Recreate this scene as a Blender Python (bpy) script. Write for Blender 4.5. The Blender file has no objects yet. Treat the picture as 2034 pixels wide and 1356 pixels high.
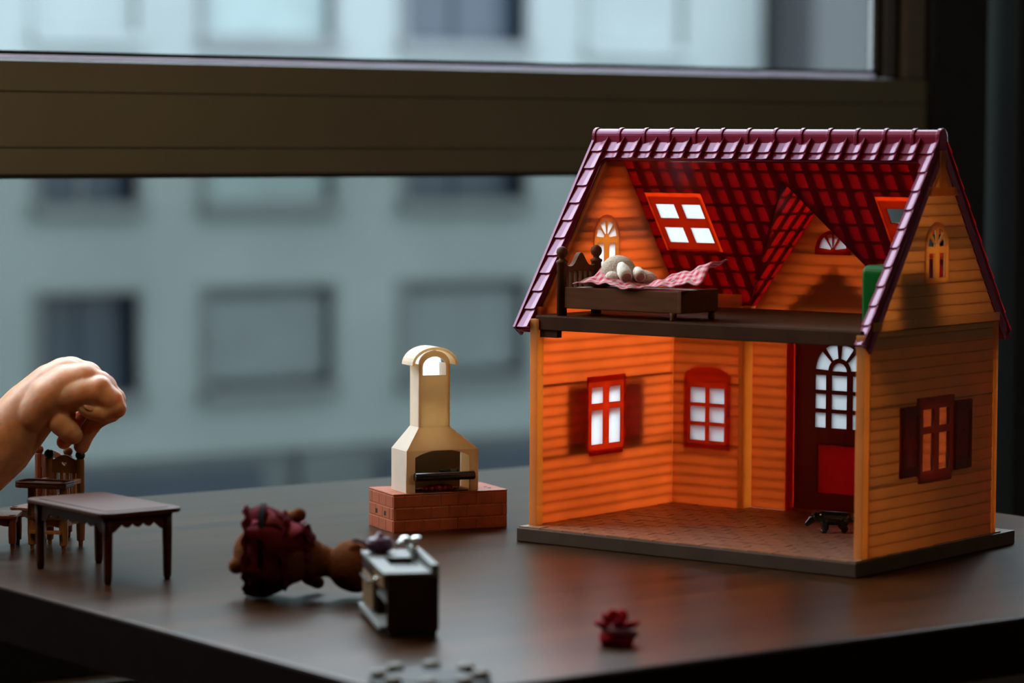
import bpy, bmesh, math, random
from mathutils import Matrix, Vector
random.seed(7)
C = bpy.context.scene.collection
sc = bpy.context.scene
PI = math.pi

# ------------------------------------------------------------------ camera
DESK = 0.75                                    # height of the desk top
cam_d = bpy.data.cameras.new('camera'); cam = bpy.data.objects.new('camera', cam_d); C.objects.link(cam)
F = Vector((0.59575914, 0.80020968, -0.06881504)); U = Vector((0.03713962, 0.05814077, 0.99761731))
Rv = F.cross(U).normalized(); U = Rv.cross(F).normalized()
M = Matrix.Identity(4)
for i in range(3):
    M[i][0] = Rv[i]; M[i][1] = U[i]; M[i][2] = -F[i]
M.translation = Vector((-1.15815842, -1.54983702, 0.26530626 + DESK))
cam.matrix_world = M
cam_d.sensor_width = 36; cam_d.sensor_fit = 'HORIZONTAL'; cam_d.lens = 103.95
cam_d.clip_start = 0.02; cam_d.clip_end = 300
cam_d.dof.use_dof = True; cam_d.dof.focus_distance = 1.96; cam_d.dof.aperture_fstop = 6.3
sc.camera = cam

# ------------------------------------------------------------------ sky, lamp, exposure
SKY = 10.5
w = bpy.data.worlds.new('overcast_sky'); sc.world = w; w.use_nodes = True
nt = w.node_tree; bg = nt.nodes['Background']
bg.inputs[0].default_value = (0.80, 0.91, 1.0, 1); bg.inputs[1].default_value = SKY
# a warm lamp stands in the room, to the left of the photograph
ld = bpy.data.lights.new('room_lamp', 'POINT'); ld.energy = 9.0; ld.color = (1.0, 0.60, 0.26); ld.shadow_soft_size = 0.10
lo = bpy.data.objects.new('room_lamp', ld); lo.location = (-0.62, -0.02, DESK + 0.85); C.objects.link(lo)
# soft warm fill light, added behind the camera to brighten the front faces
l2 = bpy.data.lights.new('front_fill', 'POINT'); l2.energy = 21; l2.color = (1.0, 0.74, 0.46); l2.shadow_soft_size = 0.22
o2_ = bpy.data.objects.new('front_fill', l2); o2_.location = (0.55, -2.5, 2.25); C.objects.link(o2_)
sc.view_settings.view_transform = 'Standard'; sc.view_settings.look = 'None'
sc.view_settings.gamma = 1; sc.view_settings.use_curve_mapping = False
sc.view_settings.exposure = 0.0
cy = sc.cycles
cy.max_bounces = 12; cy.diffuse_bounces = 6; cy.glossy_bounces = 4; cy.transmission_bounces = 10; cy.transparent_max_bounces = 16
cy.caustics_reflective = False; cy.caustics_refractive = False; cy.sample_clamp_indirect = 6
cy.use_denoising = True

# ------------------------------------------------------------------ materials
MATS = {}
def nodes(name):
    m = bpy.data.materials.new(name); m.use_nodes = True; MATS[name] = m
    t = m.node_tree; t.nodes.clear(); out = t.nodes.new('ShaderNodeOutputMaterial')
    return m, t, out
def mottled(t, col, amount=0.12, scale=60.0, stretch=(1, 1, 1)):
    """colour with a slight procedural mottle"""
    tc = t.nodes.new('ShaderNodeTexCoord'); mp = t.nodes.new('ShaderNodeMapping'); mp.inputs['Scale'].default_value = stretch
    nz = t.nodes.new('ShaderNodeTexNoise'); nz.inputs['Scale'].default_value = scale; nz.inputs['Detail'].default_value = 4
    t.links.new(tc.outputs['Object'], mp.inputs[0]); t.links.new(mp.outputs[0], nz.inputs['Vector'])
    mr = t.nodes.new('ShaderNodeMapRange'); mr.inputs[1].default_value = 0.3; mr.inputs[2].default_value = 0.7
    mr.inputs[3].default_value = 1 - amount; mr.inputs[4].default_value = 1 + amount
    t.links.new(nz.outputs[0], mr.inputs[0])
    mx = t.nodes.new('ShaderNodeVectorMath'); mx.operation = 'SCALE'; mx.inputs[0].default_value = col
    t.links.new(mr.outputs[0], mx.inputs['Scale'])
    return mx.outputs[0], nz
def mat(name, col, rough=0.5, spec=0.5, amount=0.12, scale=60.0, stretch=(1, 1, 1), bump=0.0, metal=0.0, sss=0.0, sss_r=(1, .3, .1), sss_s=0.01, coat=0.0):
    m, t, out = nodes(name)
    b = t.nodes.new('ShaderNodeBsdfPrincipled')
    c, nz = mottled(t, col, amount, scale, stretch)
    t.links.new(c, b.inputs['Base Color'])
    b.inputs['Roughness'].default_value = rough; b.inputs['Specular IOR Level'].default_value = spec
    b.inputs['Metallic'].default_value = metal; b.inputs['Coat Weight'].default_value = coat
    if sss:
        b.inputs['Subsurface Weight'].default_value = sss; b.inputs['Subsurface Radius'].default_value = sss_r
        b.inputs['Subsurface Scale'].default_value = sss_s
    if bump:
        bp = t.nodes.new('ShaderNodeBump'); bp.inputs['Strength'].default_value = bump; bp.inputs['Distance'].default_value = 0.001
        t.links.new(nz.outputs[0], bp.inputs['Height']); t.links.new(bp.outputs[0], b.inputs['Normal'])
    t.links.new(b.outputs[0], out.inputs[0])
    return m
def plastic(name, col, through, fac, rough=0.35, spec=0.4, amount=0.05, scale=40.0, tint=(1, 1, 1)):
    """thin moulded plastic that lets daylight glow through"""
    m, t, out = nodes(name)
    b = t.nodes.new('ShaderNodeBsdfPrincipled'); c, nz = mottled(t, col, amount, scale)
    t.links.new(c, b.inputs['Base Color']); b.inputs['Roughness'].default_value = rough; b.inputs['Specular IOR Level'].default_value = spec
    b.inputs['Specular Tint'].default_value = (*tint, 1)
    tr = t.nodes.new('ShaderNodeBsdfTranslucent'); c2, _ = mottled(t, through, amount, scale); t.links.new(c2, tr.inputs[0])
    mx = t.nodes.new('ShaderNodeMixShader'); mx.inputs[0].default_value = fac
    t.links.new(b.outputs[0], mx.inputs[1]); t.links.new(tr.outputs[0], mx.inputs[2]); t.links.new(mx.outputs[0], out.inputs[0])
    return m
def glass(name, tint, gloss=0.06):
    m, t, out = nodes(name)
    tr = t.nodes.new('ShaderNodeBsdfTransparent'); c, _ = mottled(t, tint, 0.01, 3.0); t.links.new(c, tr.inputs[0])
    gl = t.nodes.new('ShaderNodeBsdfGlossy'); gl.inputs['Roughness'].default_value = 0.02
    lw = t.nodes.new('ShaderNodeLayerWeight'); lw.inputs[0].default_value = 0.12
    mx = t.nodes.new('ShaderNodeMixShader'); ml = t.nodes.new('ShaderNodeMath'); ml.operation = 'MULTIPLY'; ml.inputs[1].default_value = gloss * 4
    t.links.new(lw.outputs['Fresnel'], ml.inputs[0]); t.links.new(ml.outputs[0], mx.inputs[0])
    t.links.new(tr.outputs[0], mx.inputs[1]); t.links.new(gl.outputs[0], mx.inputs[2]); t.links.new(mx.outputs[0], out.inputs[0])
    return m

cream = plastic('cream_plastic', (0.60, 0.36, 0.16), (0.99, 0.345, 0.115), 0.83)
cream_dim = plastic('cream_plastic_dimmed', (0.60, 0.37, 0.15), (0.93, 0.44, 0.14), 0.60)  # same cream plastic, less translucent so the right wall looks less lit
cream_trim = plastic('cream_trim_plastic', (0.62, 0.42, 0.17), (0.95, 0.46, 0.13), 0.72)
red = plastic('red_roof_plastic', (0.145, 0.010, 0.026), (0.74, 0.045, 0.045), 0.52, rough=0.26, spec=0.62, tint=(0.86, 0.62, 1.0))
red_front = plastic('maroon_roof_plastic', (0.20, 0.012, 0.034), (0.5, 0.03, 0.03), 0.10, rough=0.24, spec=0.60, tint=(0.92, 0.62, 1.0))
truss_m = plastic('cream_relief_plastic', (0.62, 0.42, 0.17), (0.99, 0.72, 0.42), 0.85)
redframe = plastic('orange_red_plastic', (0.34, 0.055, 0.025), (0.97, 0.17, 0.035), 0.74)
sky_frame = plastic('skylight_red_plastic', (0.20, 0.03, 0.02), (0.80, 0.12, 0.04), 0.6)
rim_m = plastic('thin_orange_red_plastic', (0.5, 0.09, 0.03), (1.0, 0.20, 0.05), 0.9)
shutter_red = plastic('brown_red_plastic', (0.16, 0.045, 0.028), (0.85, 0.20, 0.06), 0.55)
door_red = plastic('dark_red_door_plastic', (0.09, 0.022, 0.016), (0.45, 0.06, 0.03), 0.35)
daylight_white = plastic('daylight_white_plastic', (0.9, 0.95, 1.0), (0.985, 0.992, 1.0), 0.97, rough=0.2)  # added white translucent filling, stands for bright daylight in the openings
clear = glass('clear_pane', (0.93, 0.96, 0.95))
loftwood = mat('dark_brown_plastic', (0.048, 0.019, 0.008), 0.6, spec=0.06, amount=0.25, scale=40, stretch=(1, 8, 1), bump=0.15)
basemat = mat('grey_brown_base_plastic', (0.070, 0.047, 0.031), 0.5, spec=0.15, amount=0.12, scale=70, bump=0.1)
paver_m = mat('brown_paver_plastic', (0.30, 0.150, 0.090), 0.36, amount=0.40, scale=90, bump=0.35)
bedwood = mat('bed_brown_plastic', (0.095, 0.034, 0.013), 0.55, spec=0.08, amount=0.15, scale=50, stretch=(1, 6, 6))
white_cloth = mat('white_cloth', (0.75, 0.73, 0.72), 0.9, bump=0.2, scale=300)
plush = mat('beige_plush', (0.50, 0.40, 0.31), 0.95, bump=0.8, scale=900, amount=0.2)
plush_cream = mat('cream_plush', (0.74, 0.68, 0.60), 0.95, bump=0.8, scale=900)
plush_dark = mat('brown_inner_ear', (0.26, 0.14, 0.10), 0.95, bump=0.5, scale=700)
green_m = plastic('green_plastic', (0.003, 0.105, 0.014), (0.02, 0.60, 0.06), 0.22, rough=0.4, spec=0.12)
black_m = mat('glossy_black_plastic', (0.010, 0.011, 0.011), 0.22, spec=0.6)
hearth_shade_m = mat('shaded_hearth', (0.09, 0.055, 0.03), 0.8)  # hood back coloured dark to stand for the unlit hearth
black_soft = mat('black_iron', (0.008, 0.008, 0.008), 0.5)
brick_m = mat('orange_brick_plastic', (0.42, 0.095, 0.034), 0.38, amount=0.14, scale=120, bump=0.1)
mortar_m = mat('brick_joint_plastic', (0.52, 0.17, 0.075), 0.5)
hood_m = plastic('ivory_plastic', (0.93, 0.90, 0.85), (0.985, 0.76, 0.42), 0.42, rough=0.4)
hole_m = mat('dark_hole', (0.01, 0.008, 0.006), 0.9)
coal_m = mat('red_coal_plastic', (0.30, 0.012, 0.012), 0.3)
redwood = mat('red_brown_wood_plastic', (0.060, 0.018, 0.009), 0.45, spec=0.18, amount=0.18, scale=50, stretch=(6, 1, 6))
orangewood = mat('orange_brown_wood_plastic', (0.17, 0.045, 0.014), 0.42, spec=0.3, amount=0.18, scale=50, stretch=(6, 6, 1))
tanwood = mat('tan_wood_plastic', (0.34, 0.165, 0.06), 0.45, spec=0.25, amount=0.18, scale=50, stretch=(6, 6, 1))
knob_m = mat('black_green_knob', (0.010, 0.018, 0.016), 0.3)
skin = mat('skin', (0.70, 0.39, 0.235), 0.44, spec=0.55, amount=0.14, scale=140, bump=0.35, sss=0.85, sss_r=(1.0, 0.22, 0.07), sss_s=0.011)
nail_m = mat('fingernail', (0.62, 0.34, 0.25), 0.28, sss=0.3, sss_s=0.002)
dress_m = mat('crimson_cloth', (0.085, 0.005, 0.011), 0.85, spec=0.08, amount=0.3, scale=120, bump=0.4)
frill_m = mat('pink_frill_cloth', (0.24, 0.05, 0.085), 0.85, spec=0.1, amount=0.3, scale=160, bump=0.4)
ribbon_m = mat('black_ribbon', (0.004, 0.003, 0.003), 0.9, spec=0.1)
fur_m = mat('brown_fur', (0.13, 0.045, 0.015), 0.95, spec=0.05, amount=0.25, scale=700, bump=0.9)
counter_side = mat('dark_brown_counter_plastic', (0.030, 0.010, 0.006), 0.5, spec=0.2)
counter_white = mat('white_counter_plastic', (0.115, 0.122, 0.116), 0.45, spec=0.25)
counter_gold = mat('ochre_plastic', (0.14, 0.07, 0.02), 0.4)
chrome_m = mat('chrome', (0.75, 0.78, 0.76), 0.18, metal=1.0, amount=0.02)
purple_m = mat('purple_plastic', (0.075, 0.014, 0.06), 0.4)
steel_m = mat('grey_steel_plastic', (0.10, 0.11, 0.11), 0.3)
petal_m = mat('crimson_petal_cloth', (0.22, 0.0025, 0.008), 0.8, spec=0.08, amount=0.25, scale=200, bump=0.3)
pink_m = mat('pink_ribbon_cloth', (0.12, 0.03, 0.04), 0.8, spec=0.1)
grey_disc = mat('grey_disc_plastic', (0.045, 0.050, 0.047), 0.6, spec=0.15)
stud_m = mat('white_stud_plastic', (0.24, 0.245, 0.235), 0.6, spec=0.2)
frame_m = mat('dark_green_grey_window_paint', (0.160, 0.175, 0.152), 0.6, spec=0.2, amount=0.08, scale=8, bump=0.05)
frame_black = mat('black_window_paint', (0.012, 0.014, 0.013), 0.5)
bead_m = plastic('pale_glazing_bead', (0.60, 0.58, 0.62), (0.90, 0.86, 0.95), 0.5)
bead_grey = mat('grey_glazing_strip', (0.14, 0.15, 0.15), 0.5)
bead_blue = mat('blue_grey_glazing_strip', (0.10, 0.12, 0.16), 0.5)
seal_m = mat('black_rubber_seal', (0.006, 0.010, 0.008), 0.6)
pane_up = glass('window_glass', (0.97, 0.99, 0.99))
pane_low = glass('view_dimming_glass', (0.60, 0.625, 0.605))  # tint added to darken the view outside through these panes
wall_m = mat('grey_room_paint', (0.07, 0.065, 0.06), 0.9, scale=6, bump=0.1)
floor_m = mat('dark_floorboards', (0.018, 0.013, 0.010), 0.6, scale=5, stretch=(1, 12, 1), amount=0.3)
facade_m = mat('pale_grey_render', (0.080, 0.094, 0.095), 0.9, amount=0.10, scale=0.5)
facade_dark = mat('dark_grey_render', (0.011, 0.0125, 0.014), 0.9, amount=0.10, scale=0.5)
bld_dark = mat('dark_blue_glazing', (0.008, 0.013, 0.021), 0.4, spec=0.2, scale=1.0)
bld_shut = mat('grey_roller_shutter', (0.042, 0.052, 0.055), 0.7, scale=2.0)
bld_light = mat('pale_turquoise_blind', (0.066, 0.090, 0.092), 0.7, scale=2.0)
bld_frame = mat('grey_window_surround', (0.042, 0.047, 0.049), 0.8, scale=2.0)
bld_low = mat('dark_shopfront', (0.013, 0.018, 0.020), 0.6, scale=1.0, amount=0.3)
asphalt = mat('asphalt', (0.03, 0.033, 0.034), 0.9, scale=2.0, amount=0.2)

# desk: brown veneer with a satin varnish
def desk_material():
    m, t, out = nodes('desk_veneer')
    b = t.nodes.new('ShaderNodeBsdfPrincipled')
    tc = t.nodes.new('ShaderNodeTexCoord'); mp = t.nodes.new('ShaderNodeMapping'); mp.inputs['Scale'].default_value = (3.0, 42, 20)
    t.links.new(tc.outputs['Object'], mp.inputs[0])
    nz = t.nodes.new('ShaderNodeTexNoise'); nz.inputs['Scale'].default_value = 1.0; nz.inputs['Detail'].default_value = 6; nz.inputs['Distortion'].default_value = 0.6
    t.links.new(mp.outputs[0], nz.inputs['Vector'])
    cr = t.nodes.new('ShaderNodeValToRGB')
    cr.color_ramp.elements[0].position = 0.30; cr.color_ramp.elements[0].color = (0.012, 0.0043, 0.0013, 1)
    cr.color_ramp.elements[1].position = 0.62; cr.color_ramp.elements[1].color = (0.048, 0.0172, 0.0050, 1)
    t.links.new(nz.outputs[0], cr.inputs[0])
    mp2 = t.nodes.new('ShaderNodeMapping'); mp2.inputs['Scale'].default_value = (9, 75, 20); t.links.new(tc.outputs['Object'], mp2.inputs[0])
    n2 = t.nodes.new('ShaderNodeTexNoise'); n2.inputs['Scale'].default_value = 1.0; n2.inputs['Detail'].default_value = 2; t.links.new(mp2.outputs[0], n2.inputs['Vector'])
    r2 = t.nodes.new('ShaderNodeMapRange'); r2.inputs[1].default_value = 0.66; r2.inputs[2].default_value = 0.72; r2.inputs[3].default_value = 1.0; r2.inputs[4].default_value = 0.35
    t.links.new(n2.outputs[0], r2.inputs[0])
    mx = t.nodes.new('ShaderNodeVectorMath'); mx.operation = 'SCALE'
    t.links.new(cr.outputs[0], mx.inputs[0]); t.links.new(r2.outputs[0], mx.inputs['Scale'])
    t.links.new(mx.outputs[0], b.inputs['Base Color'])
    b.inputs['Roughness'].default_value = 0.30; b.inputs['Specular IOR Level'].default_value = 0.17; b.inputs['Specular Tint'].default_value = (1.0, 0.86, 0.72, 1)
    t.links.new(b.outputs[0], out.inputs[0]); return m
desk_m = desk_material()
edge_m = mat('dark_edge_band', (0.008, 0.004, 0.003), 0.95, spec=0.05)

# blanket: pink gingham with printed green leaves and red berries
def gingham():
    m, t, out = nodes('pink_gingham_cloth')
    b = t.nodes.new('ShaderNodeBsdfPrincipled'); b.inputs['Roughness'].default_value = 0.9
    uv = t.nodes.new('ShaderNodeUVMap'); sp = t.nodes.new('ShaderNodeSeparateXYZ'); t.links.new(uv.outputs[0], sp.inputs[0])
    def stripe(o, n):
        a = t.nodes.new('ShaderNodeMath'); a.operation = 'MULTIPLY'; a.inputs[1].default_value = n; t.links.new(o, a.inputs[0])
        f = t.nodes.new('ShaderNodeMath'); f.operation = 'FRACT'; t.links.new(a.outputs[0], f.inputs[0])
        g = t.nodes.new('ShaderNodeMath'); g.operation = 'GREATER_THAN'; g.inputs[1].default_value = 0.5; t.links.new(f.outputs[0], g.inputs[0]); return g.outputs[0]
    s = t.nodes.new('ShaderNodeMath'); s.operation = 'ADD'; t.links.new(stripe(sp.outputs[0], 17), s.inputs[0]); t.links.new(stripe(sp.outputs[1], 8), s.inputs[1])
    h = t.nodes.new('ShaderNodeMath'); h.operation = 'MULTIPLY'; h.inputs[1].default_value = 0.5; t.links.new(s.outputs[0], h.inputs[0])
    cr = t.nodes.new('ShaderNodeValToRGB'); cr.color_ramp.elements[0].color = (0.76, 0.50, 0.55, 1); cr.color_ramp.elements[1].color = (0.60, 0.035, 0.06, 1)
    t.links.new(h.outputs[0], cr.inputs[0])
    vo = t.nodes.new('ShaderNodeTexVoronoi'); vo.inputs['Scale'].default_value = 6.5; t.links.new(uv.outputs[0], vo.inputs['Vector'])
    lt = t.nodes.new('ShaderNodeMath'); lt.operation = 'LESS_THAN'; lt.inputs[1].default_value = 0.17; t.links.new(vo.outputs['Distance'], lt.inputs[0])
    sv = t.nodes.new('ShaderNodeSeparateColor'); t.links.new(vo.outputs['Color'], sv.inputs[0])
    gr = t.nodes.new('ShaderNodeMath'); gr.operation = 'GREATER_THAN'; gr.inputs[1].default_value = 0.5; t.links.new(sv.outputs[0], gr.inputs[0])
    mc = t.nodes.new('ShaderNodeMix'); mc.data_type = 'RGBA'; mc.inputs[6].default_value = (0.5, 0.012, 0.012, 1); mc.inputs[7].default_value = (0.02, 0.22, 0.06, 1); t.links.new(gr.outputs[0], mc.inputs[0])
    m2 = t.nodes.new('ShaderNodeMix'); m2.data_type = 'RGBA'; t.links.new(lt.outputs[0], m2.inputs[0]); t.links.new(cr.outputs[0], m2.inputs[6]); t.links.new(mc.outputs[2], m2.inputs[7])
    t.links.new(m2.outputs[2], b.inputs['Base Color'])
    tr = t.nodes.new('ShaderNodeBsdfTranslucent'); t.links.new(m2.outputs[2], tr.inputs[0])
    mx = t.nodes.new('ShaderNodeMixShader'); mx.inputs[0].default_value = 0.3
    t.links.new(b.outputs[0], mx.inputs[1]); t.links.new(tr.outputs[0], mx.inputs[2]); t.links.new(mx.outputs[0], out.inputs[0]); return m
gingham_m = gingham()

# ------------------------------------------------------------------ mesh helpers
class MB:
    """collects vertices and faces of ONE mesh"""
    def __init__(s): s.v = []; s.f = []
    def add(s, vs, fs, mtx=None):
        k = len(s.v)
        s.v += [tuple(mtx @ Vector(p)) if mtx else tuple(p) for p in vs]; s.f += [tuple(i + k for i in f) for f in fs]; return s
    def hexa(s, p, mtx=None):
        return s.add(p, [(0, 3, 2, 1), (4, 5, 6, 7), (0, 1, 5, 4), (1, 2, 6, 5), (2, 3, 7, 6), (3, 0, 4, 7)], mtx)
    def box(s, x0, x1, y0, y1, z0, z1, mtx=None):
        return s.hexa([(x0, y0, z0), (x1, y0, z0), (x1, y1, z0), (x0, y1, z0), (x0, y0, z1), (x1, y0, z1), (x1, y1, z1), (x0, y1, z1)], mtx)
    def prism(s, poly, a, b, put=lambda u, v, w: (u, v, w), mtx=None):
        n = len(poly)
        vs = [put(u, v, a) for u, v in poly] + [put(u, v, b) for u, v in poly]
        fs = [tuple(range(n - 1, -1, -1)), tuple(range(n, 2 * n))] + [(i, (i + 1) % n, n + (i + 1) % n, n + i) for i in range(n)]
        return s.add(vs, fs, mtx)
    def lathe(s, prof, n=16, mtx=None):
        vs = []; fs = []
        for r, z in prof:
            for k in range(n): vs.append((r * math.cos(2 * PI * k / n), r * math.sin(2 * PI * k / n), z))
        for i in range(len(prof) - 1):
            for k in range(n): fs.append((i * n + k, i * n + (k + 1) % n, (i + 1) * n + (k + 1) % n, (i + 1) * n + k))
        fs.append(tuple(range(n - 1, -1, -1))); fs.append(tuple(range((len(prof) - 1) * n, len(prof) * n)))
        return s.add(vs, fs, mtx)
    def ball(s, c, r, n=14, m=9, sc_=(1, 1, 1), mtx=None):
        prof = [(max(r * math.sin(PI * i / m), r * 0.02), -r * math.cos(PI * i / m)) for i in range(m + 1)]
        T = Matrix.Translation(c) @ Matrix.Diagonal((*sc_, 1)); return s.lathe(prof, n, mtx @ T if mtx else T)
    def tube(s, pts, n=10, mtx=None):
        """pts: (x, y, z, r) joined into one tapered tube"""
        P = [Vector(p[:3]) for p in pts]; vs = []; fs = []
        up = Vector((0.13, 0.31, 0.94)).normalized()
        for i, p in enumerate(P):
            d = (P[min(i + 1, len(P) - 1)] - P[max(i - 1, 0)]).normalized()
            a = d.cross(up); a = a.normalized() if a.length > 0.05 else d.cross(Vector((1, 0, 0))).normalized()
            b = d.cross(a).normalized(); r = pts[i][3]
            for k in range(n): vs.append(tuple(p + a * r * math.cos(2 * PI * k / n) + b * r * math.sin(2 * PI * k / n)))
        for i in range(len(P) - 1):
            for k in range(n): fs.append((i * n + k, i * n + (k + 1) % n, (i + 1) * n + (k + 1) % n, (i + 1) * n + k))
        fs.append(tuple(range(n - 1, -1, -1))); fs.append(tuple(range((len(P) - 1) * n, len(P) * n)))
        return s.add(vs, fs, mtx)
    def mesh(s, name):
        me = bpy.data.meshes.new(name); me.from_pydata(s.v, [], s.f)
        bm = bmesh.new(); bm.from_mesh(me); bmesh.ops.recalc_face_normals(bm, faces=bm.faces); bm.to_mesh(me); bm.free(); return me

def obj(name, me, m, parent=None, mtx=None, smooth=False, bevel=0.0, label=None):
    if isinstance(me, MB): me = me.mesh(name)
    o = bpy.data.objects.new(name, me); C.objects.link(o)
    if not me.materials: me.materials.append(m)
    if parent: o.parent = parent
    if mtx is not None: o.matrix_basis = mtx
    if smooth:
        for p in me.polygons: p.use_smooth = True
    if bevel:
        b = o.modifiers.new('bevel', 'BEVEL'); b.width = bevel; b.segments = 2; b.limit_method = 'ANGLE'
    if label: o['label'] = label
    return o
def link(name, src, parent=None, mtx=None):                     # one more piece that shares its mesh
    o = src.copy(); o.name = name; C.objects.link(o); o.parent = parent
    if mtx is not None: o.matrix_basis = mtx
    return o
def thing(name, label, cat, loc=(0, 0, 0), rotz=0, group=None):
    o = bpy.data.objects.new(name, None); C.objects.link(o); o.location = loc; o.rotation_euler = (0, 0, rotz)
    o.empty_display_size = 0.02; return tag(o, label, cat, group)
def tag(o, label, cat, group=None):
    o['label'] = label; o['category'] = cat
    if group: o['group'] = group
    return o
def struct(name, me, m, parent=None, **k):
    o = obj(name, me, m, parent, **k); o['kind'] = 'structure'; return o
def sroot(name, label=None):
    o = bpy.data.objects.new(name, None); C.objects.link(o); o['kind'] = 'structure'
    if label: o['label'] = label
    return o
def plate(outer, holes, t):
    """flat plate with holes, thickness t in +Z"""
    cu = bpy.data.curves.new('outline', 'CURVE'); cu.dimensions = '2D'; cu.fill_mode = 'BOTH'; cu.extrude = t / 2
    for poly in [outer] + holes:
        s = cu.splines.new('POLY'); s.points.add(len(poly) - 1)
        for p, q in zip(s.points, poly): p.co = (q[0], q[1], 0, 1)
        s.use_cyclic_u = True
    o = bpy.data.objects.new('outline', cu); C.objects.link(o)
    dg = bpy.context.evaluated_depsgraph_get(); me = bpy.data.meshes.new_from_object(o.evaluated_get(dg))
    bpy.data.objects.remove(o); bpy.data.curves.remove(cu)
    bm = bmesh.new(); bm.from_mesh(me); bmesh.ops.remove_doubles(bm, verts=bm.verts, dist=1e-6)
    bmesh.ops.translate(bm, verts=bm.verts, vec=(0, 0, t / 2)); bmesh.ops.recalc_face_normals(bm, faces=bm.faces); bm.to_mesh(me); bm.free()
    me.materials.clear(); return me
def rect(a0, a1, b0, b1): return [(a0, b0), (a1, b0), (a1, b1), (a0, b1)]
def arch(c, hw, z0, zs, n=14):
    return [(c - hw, z0), (c + hw, z0)] + [(c + hw * math.cos(PI * i / n), zs + hw * math.sin(PI * i / n)) for i in range(n + 1)]
def wedge(c, zs, r0, r1, a0, a1, n=6):
    A = [math.radians(a0 + (a1 - a0) * i / n) for i in range(n + 1)]
    return [(c + r1 * math.cos(a), zs + r1 * math.sin(a)) for a in A] + [(c + r0 * math.cos(a), zs + r0 * math.sin(a)) for a in reversed(A)]
def clip(poly, a, b, c):
    """keep a*u + b*v <= c"""
    out = []
    for i in range(len(poly)):
        p, q = poly[i], poly[(i + 1) % len(poly)]; dp = a * p[0] + b * p[1] - c; dq = a * q[0] + b * q[1] - c
        if dp <= 0: out.append(p)
        if (dp < 0 < dq) or (dq < 0 < dp):
            t = dp / (dp - dq); out.append((p[0] + t * (q[0] - p[0]), p[1] + t * (q[1] - p[1])))
    return out
def area(p): return abs(sum(p[i][0] * p[(i + 1) % len(p)][1] - p[(i + 1) % len(p)][0] * p[i][1] for i in range(len(p)))) / 2 if len(p) > 2 else 0
def baked(o):
    """apply the modifiers of o"""
    dg = bpy.context.evaluated_depsgraph_get(); me = bpy.data.meshes.new_from_object(o.evaluated_get(dg))
    o.modifiers.clear(); o.data = me; return o
RX = lambda a: Matrix.Rotation(a, 4, 'X'); RY = lambda a: Matrix.Rotation(a, 4, 'Y'); RZ = lambda a: Matrix.Rotation(a, 4, 'Z'); T = lambda *p: Matrix.Translation(p)
def axes(o, ex, ey, ez):
    m = Matrix.Identity(4)
    for i in range(3): m[i][0] = ex[i]; m[i][1] = ey[i]; m[i][2] = ez[i]
    m.translation = Vector(o); return m

# ------------------------------------------------------------------ the room
struct('floor', MB().box(-3.0, 2.6, -3.2, 0.62, -0.05, 0.0), floor_m)
struct('ceiling', MB().box(-3.0, 2.6, -3.2, 0.62, 2.6, 2.65), wall_m)
struct('wall_left', MB().box(-3.05, -3.0, -3.2, 0.62, 0, 2.6), wall_m)
struct('wall_right', MB().box(2.6, 2.65, -3.2, 0.62, 0, 2.6), wall_m)
struct('wall_front', MB().box(-3.0, 2.6, -3.25, -3.2, 0, 2.6), wall_m)
SILL, HEAD, WL, WR = 0.60, 2.25, -0.95, 2.2
wb = MB(); wb.box(-3.0, 2.6, 0.42, 0.62, 0, SILL); wb.box(-3.0, 2.6, 0.42, 0.62, HEAD, 2.6)
wb.box(-3.0, WL, 0.42, 0.62, SILL, HEAD); wb.box(WR, 2.6, 0.42, 0.62, SILL, HEAD)
struct('wall_back', wb, wall_m)
win = sroot('window_1', 'wide window with a dark transom across the middle')
# transom: three boards with grooves between them
for z0, z1 in ((0.2360, 0.2552), (0.2564, 0.2972), (0.2984, 0.3205)):
    obj('board', MB().box(WL, 0.886, 0.450, 0.52, DESK + z0, DESK + z1), frame_m, win)
obj('transom', MB().box(WL, 0.886, 0.4515, 0.53, DESK + 0.2345, DESK + 0.3208), frame_m, win)
obj('rubber_seal', MB().box(WL, 0.814, 0.4475, 0.52, DESK + 0.2325, DESK + 0.2358), seal_m, win)
obj('glazing_bead', MB().box(WL, 0.752, 0.454, 0.4600, DESK + 0.3215, DESK + 0.3255), bead_m, win, bevel=0.001)
obj('rubber_seal', MB().box(WL, 0.758, 0.456, 0.4600, DESK + 0.3255, DESK + 0.3285), seal_m, win)
obj('glazing_bead', MB().box(0.7475, 0.7545, 0.454, 0.4600, DESK + 0.3285, HEAD), bead_grey, win, bevel=0.001)
obj('rubber_seal', MB().box(0.7545, 0.7630, 0.457, 0.470, DESK + 0.3215, HEAD), seal_m, win)
obj('glazing_strip', MB().box(0.7630, 0.7770, 0.454, 0.4700, DESK + 0.3225, HEAD), bead_blue, win, bevel=0.002)
obj('rubber_seal', MB().box(0.7770, 0.7850, 0.457, 0.470, DESK + 0.3215, HEAD), seal_m, win)
obj('glazing_strip', MB().box(0.7850, 0.8130, 0.450, 0.470, DESK + 0.3205, HEAD), bead_grey, win, bevel=0.003)
obj('mullion', MB().box(0.8135, 0.886, 0.442, 0.53, SILL, HEAD), frame_black, win)
obj('mullion', MB().box(0.929, 1.02, 0.442, 0.53, SILL, HEAD), frame_black, win)
obj('side_post', MB().box(WR - 0.05, WR, 0.45, 0.53, SILL, HEAD), frame_black, win)
obj('side_post', MB().box(WL, WL + 0.05, 0.45, 0.53, SILL, HEAD), frame_black, win)
obj('head_rail', MB().box(WL, WR, 0.45, 0.53, HEAD - 0.05, HEAD), frame_black, win)
obj('bottom_rail', MB().box(WL, WR, 0.45, 0.53, SILL, SILL + 0.04), frame_black, win)
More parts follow.
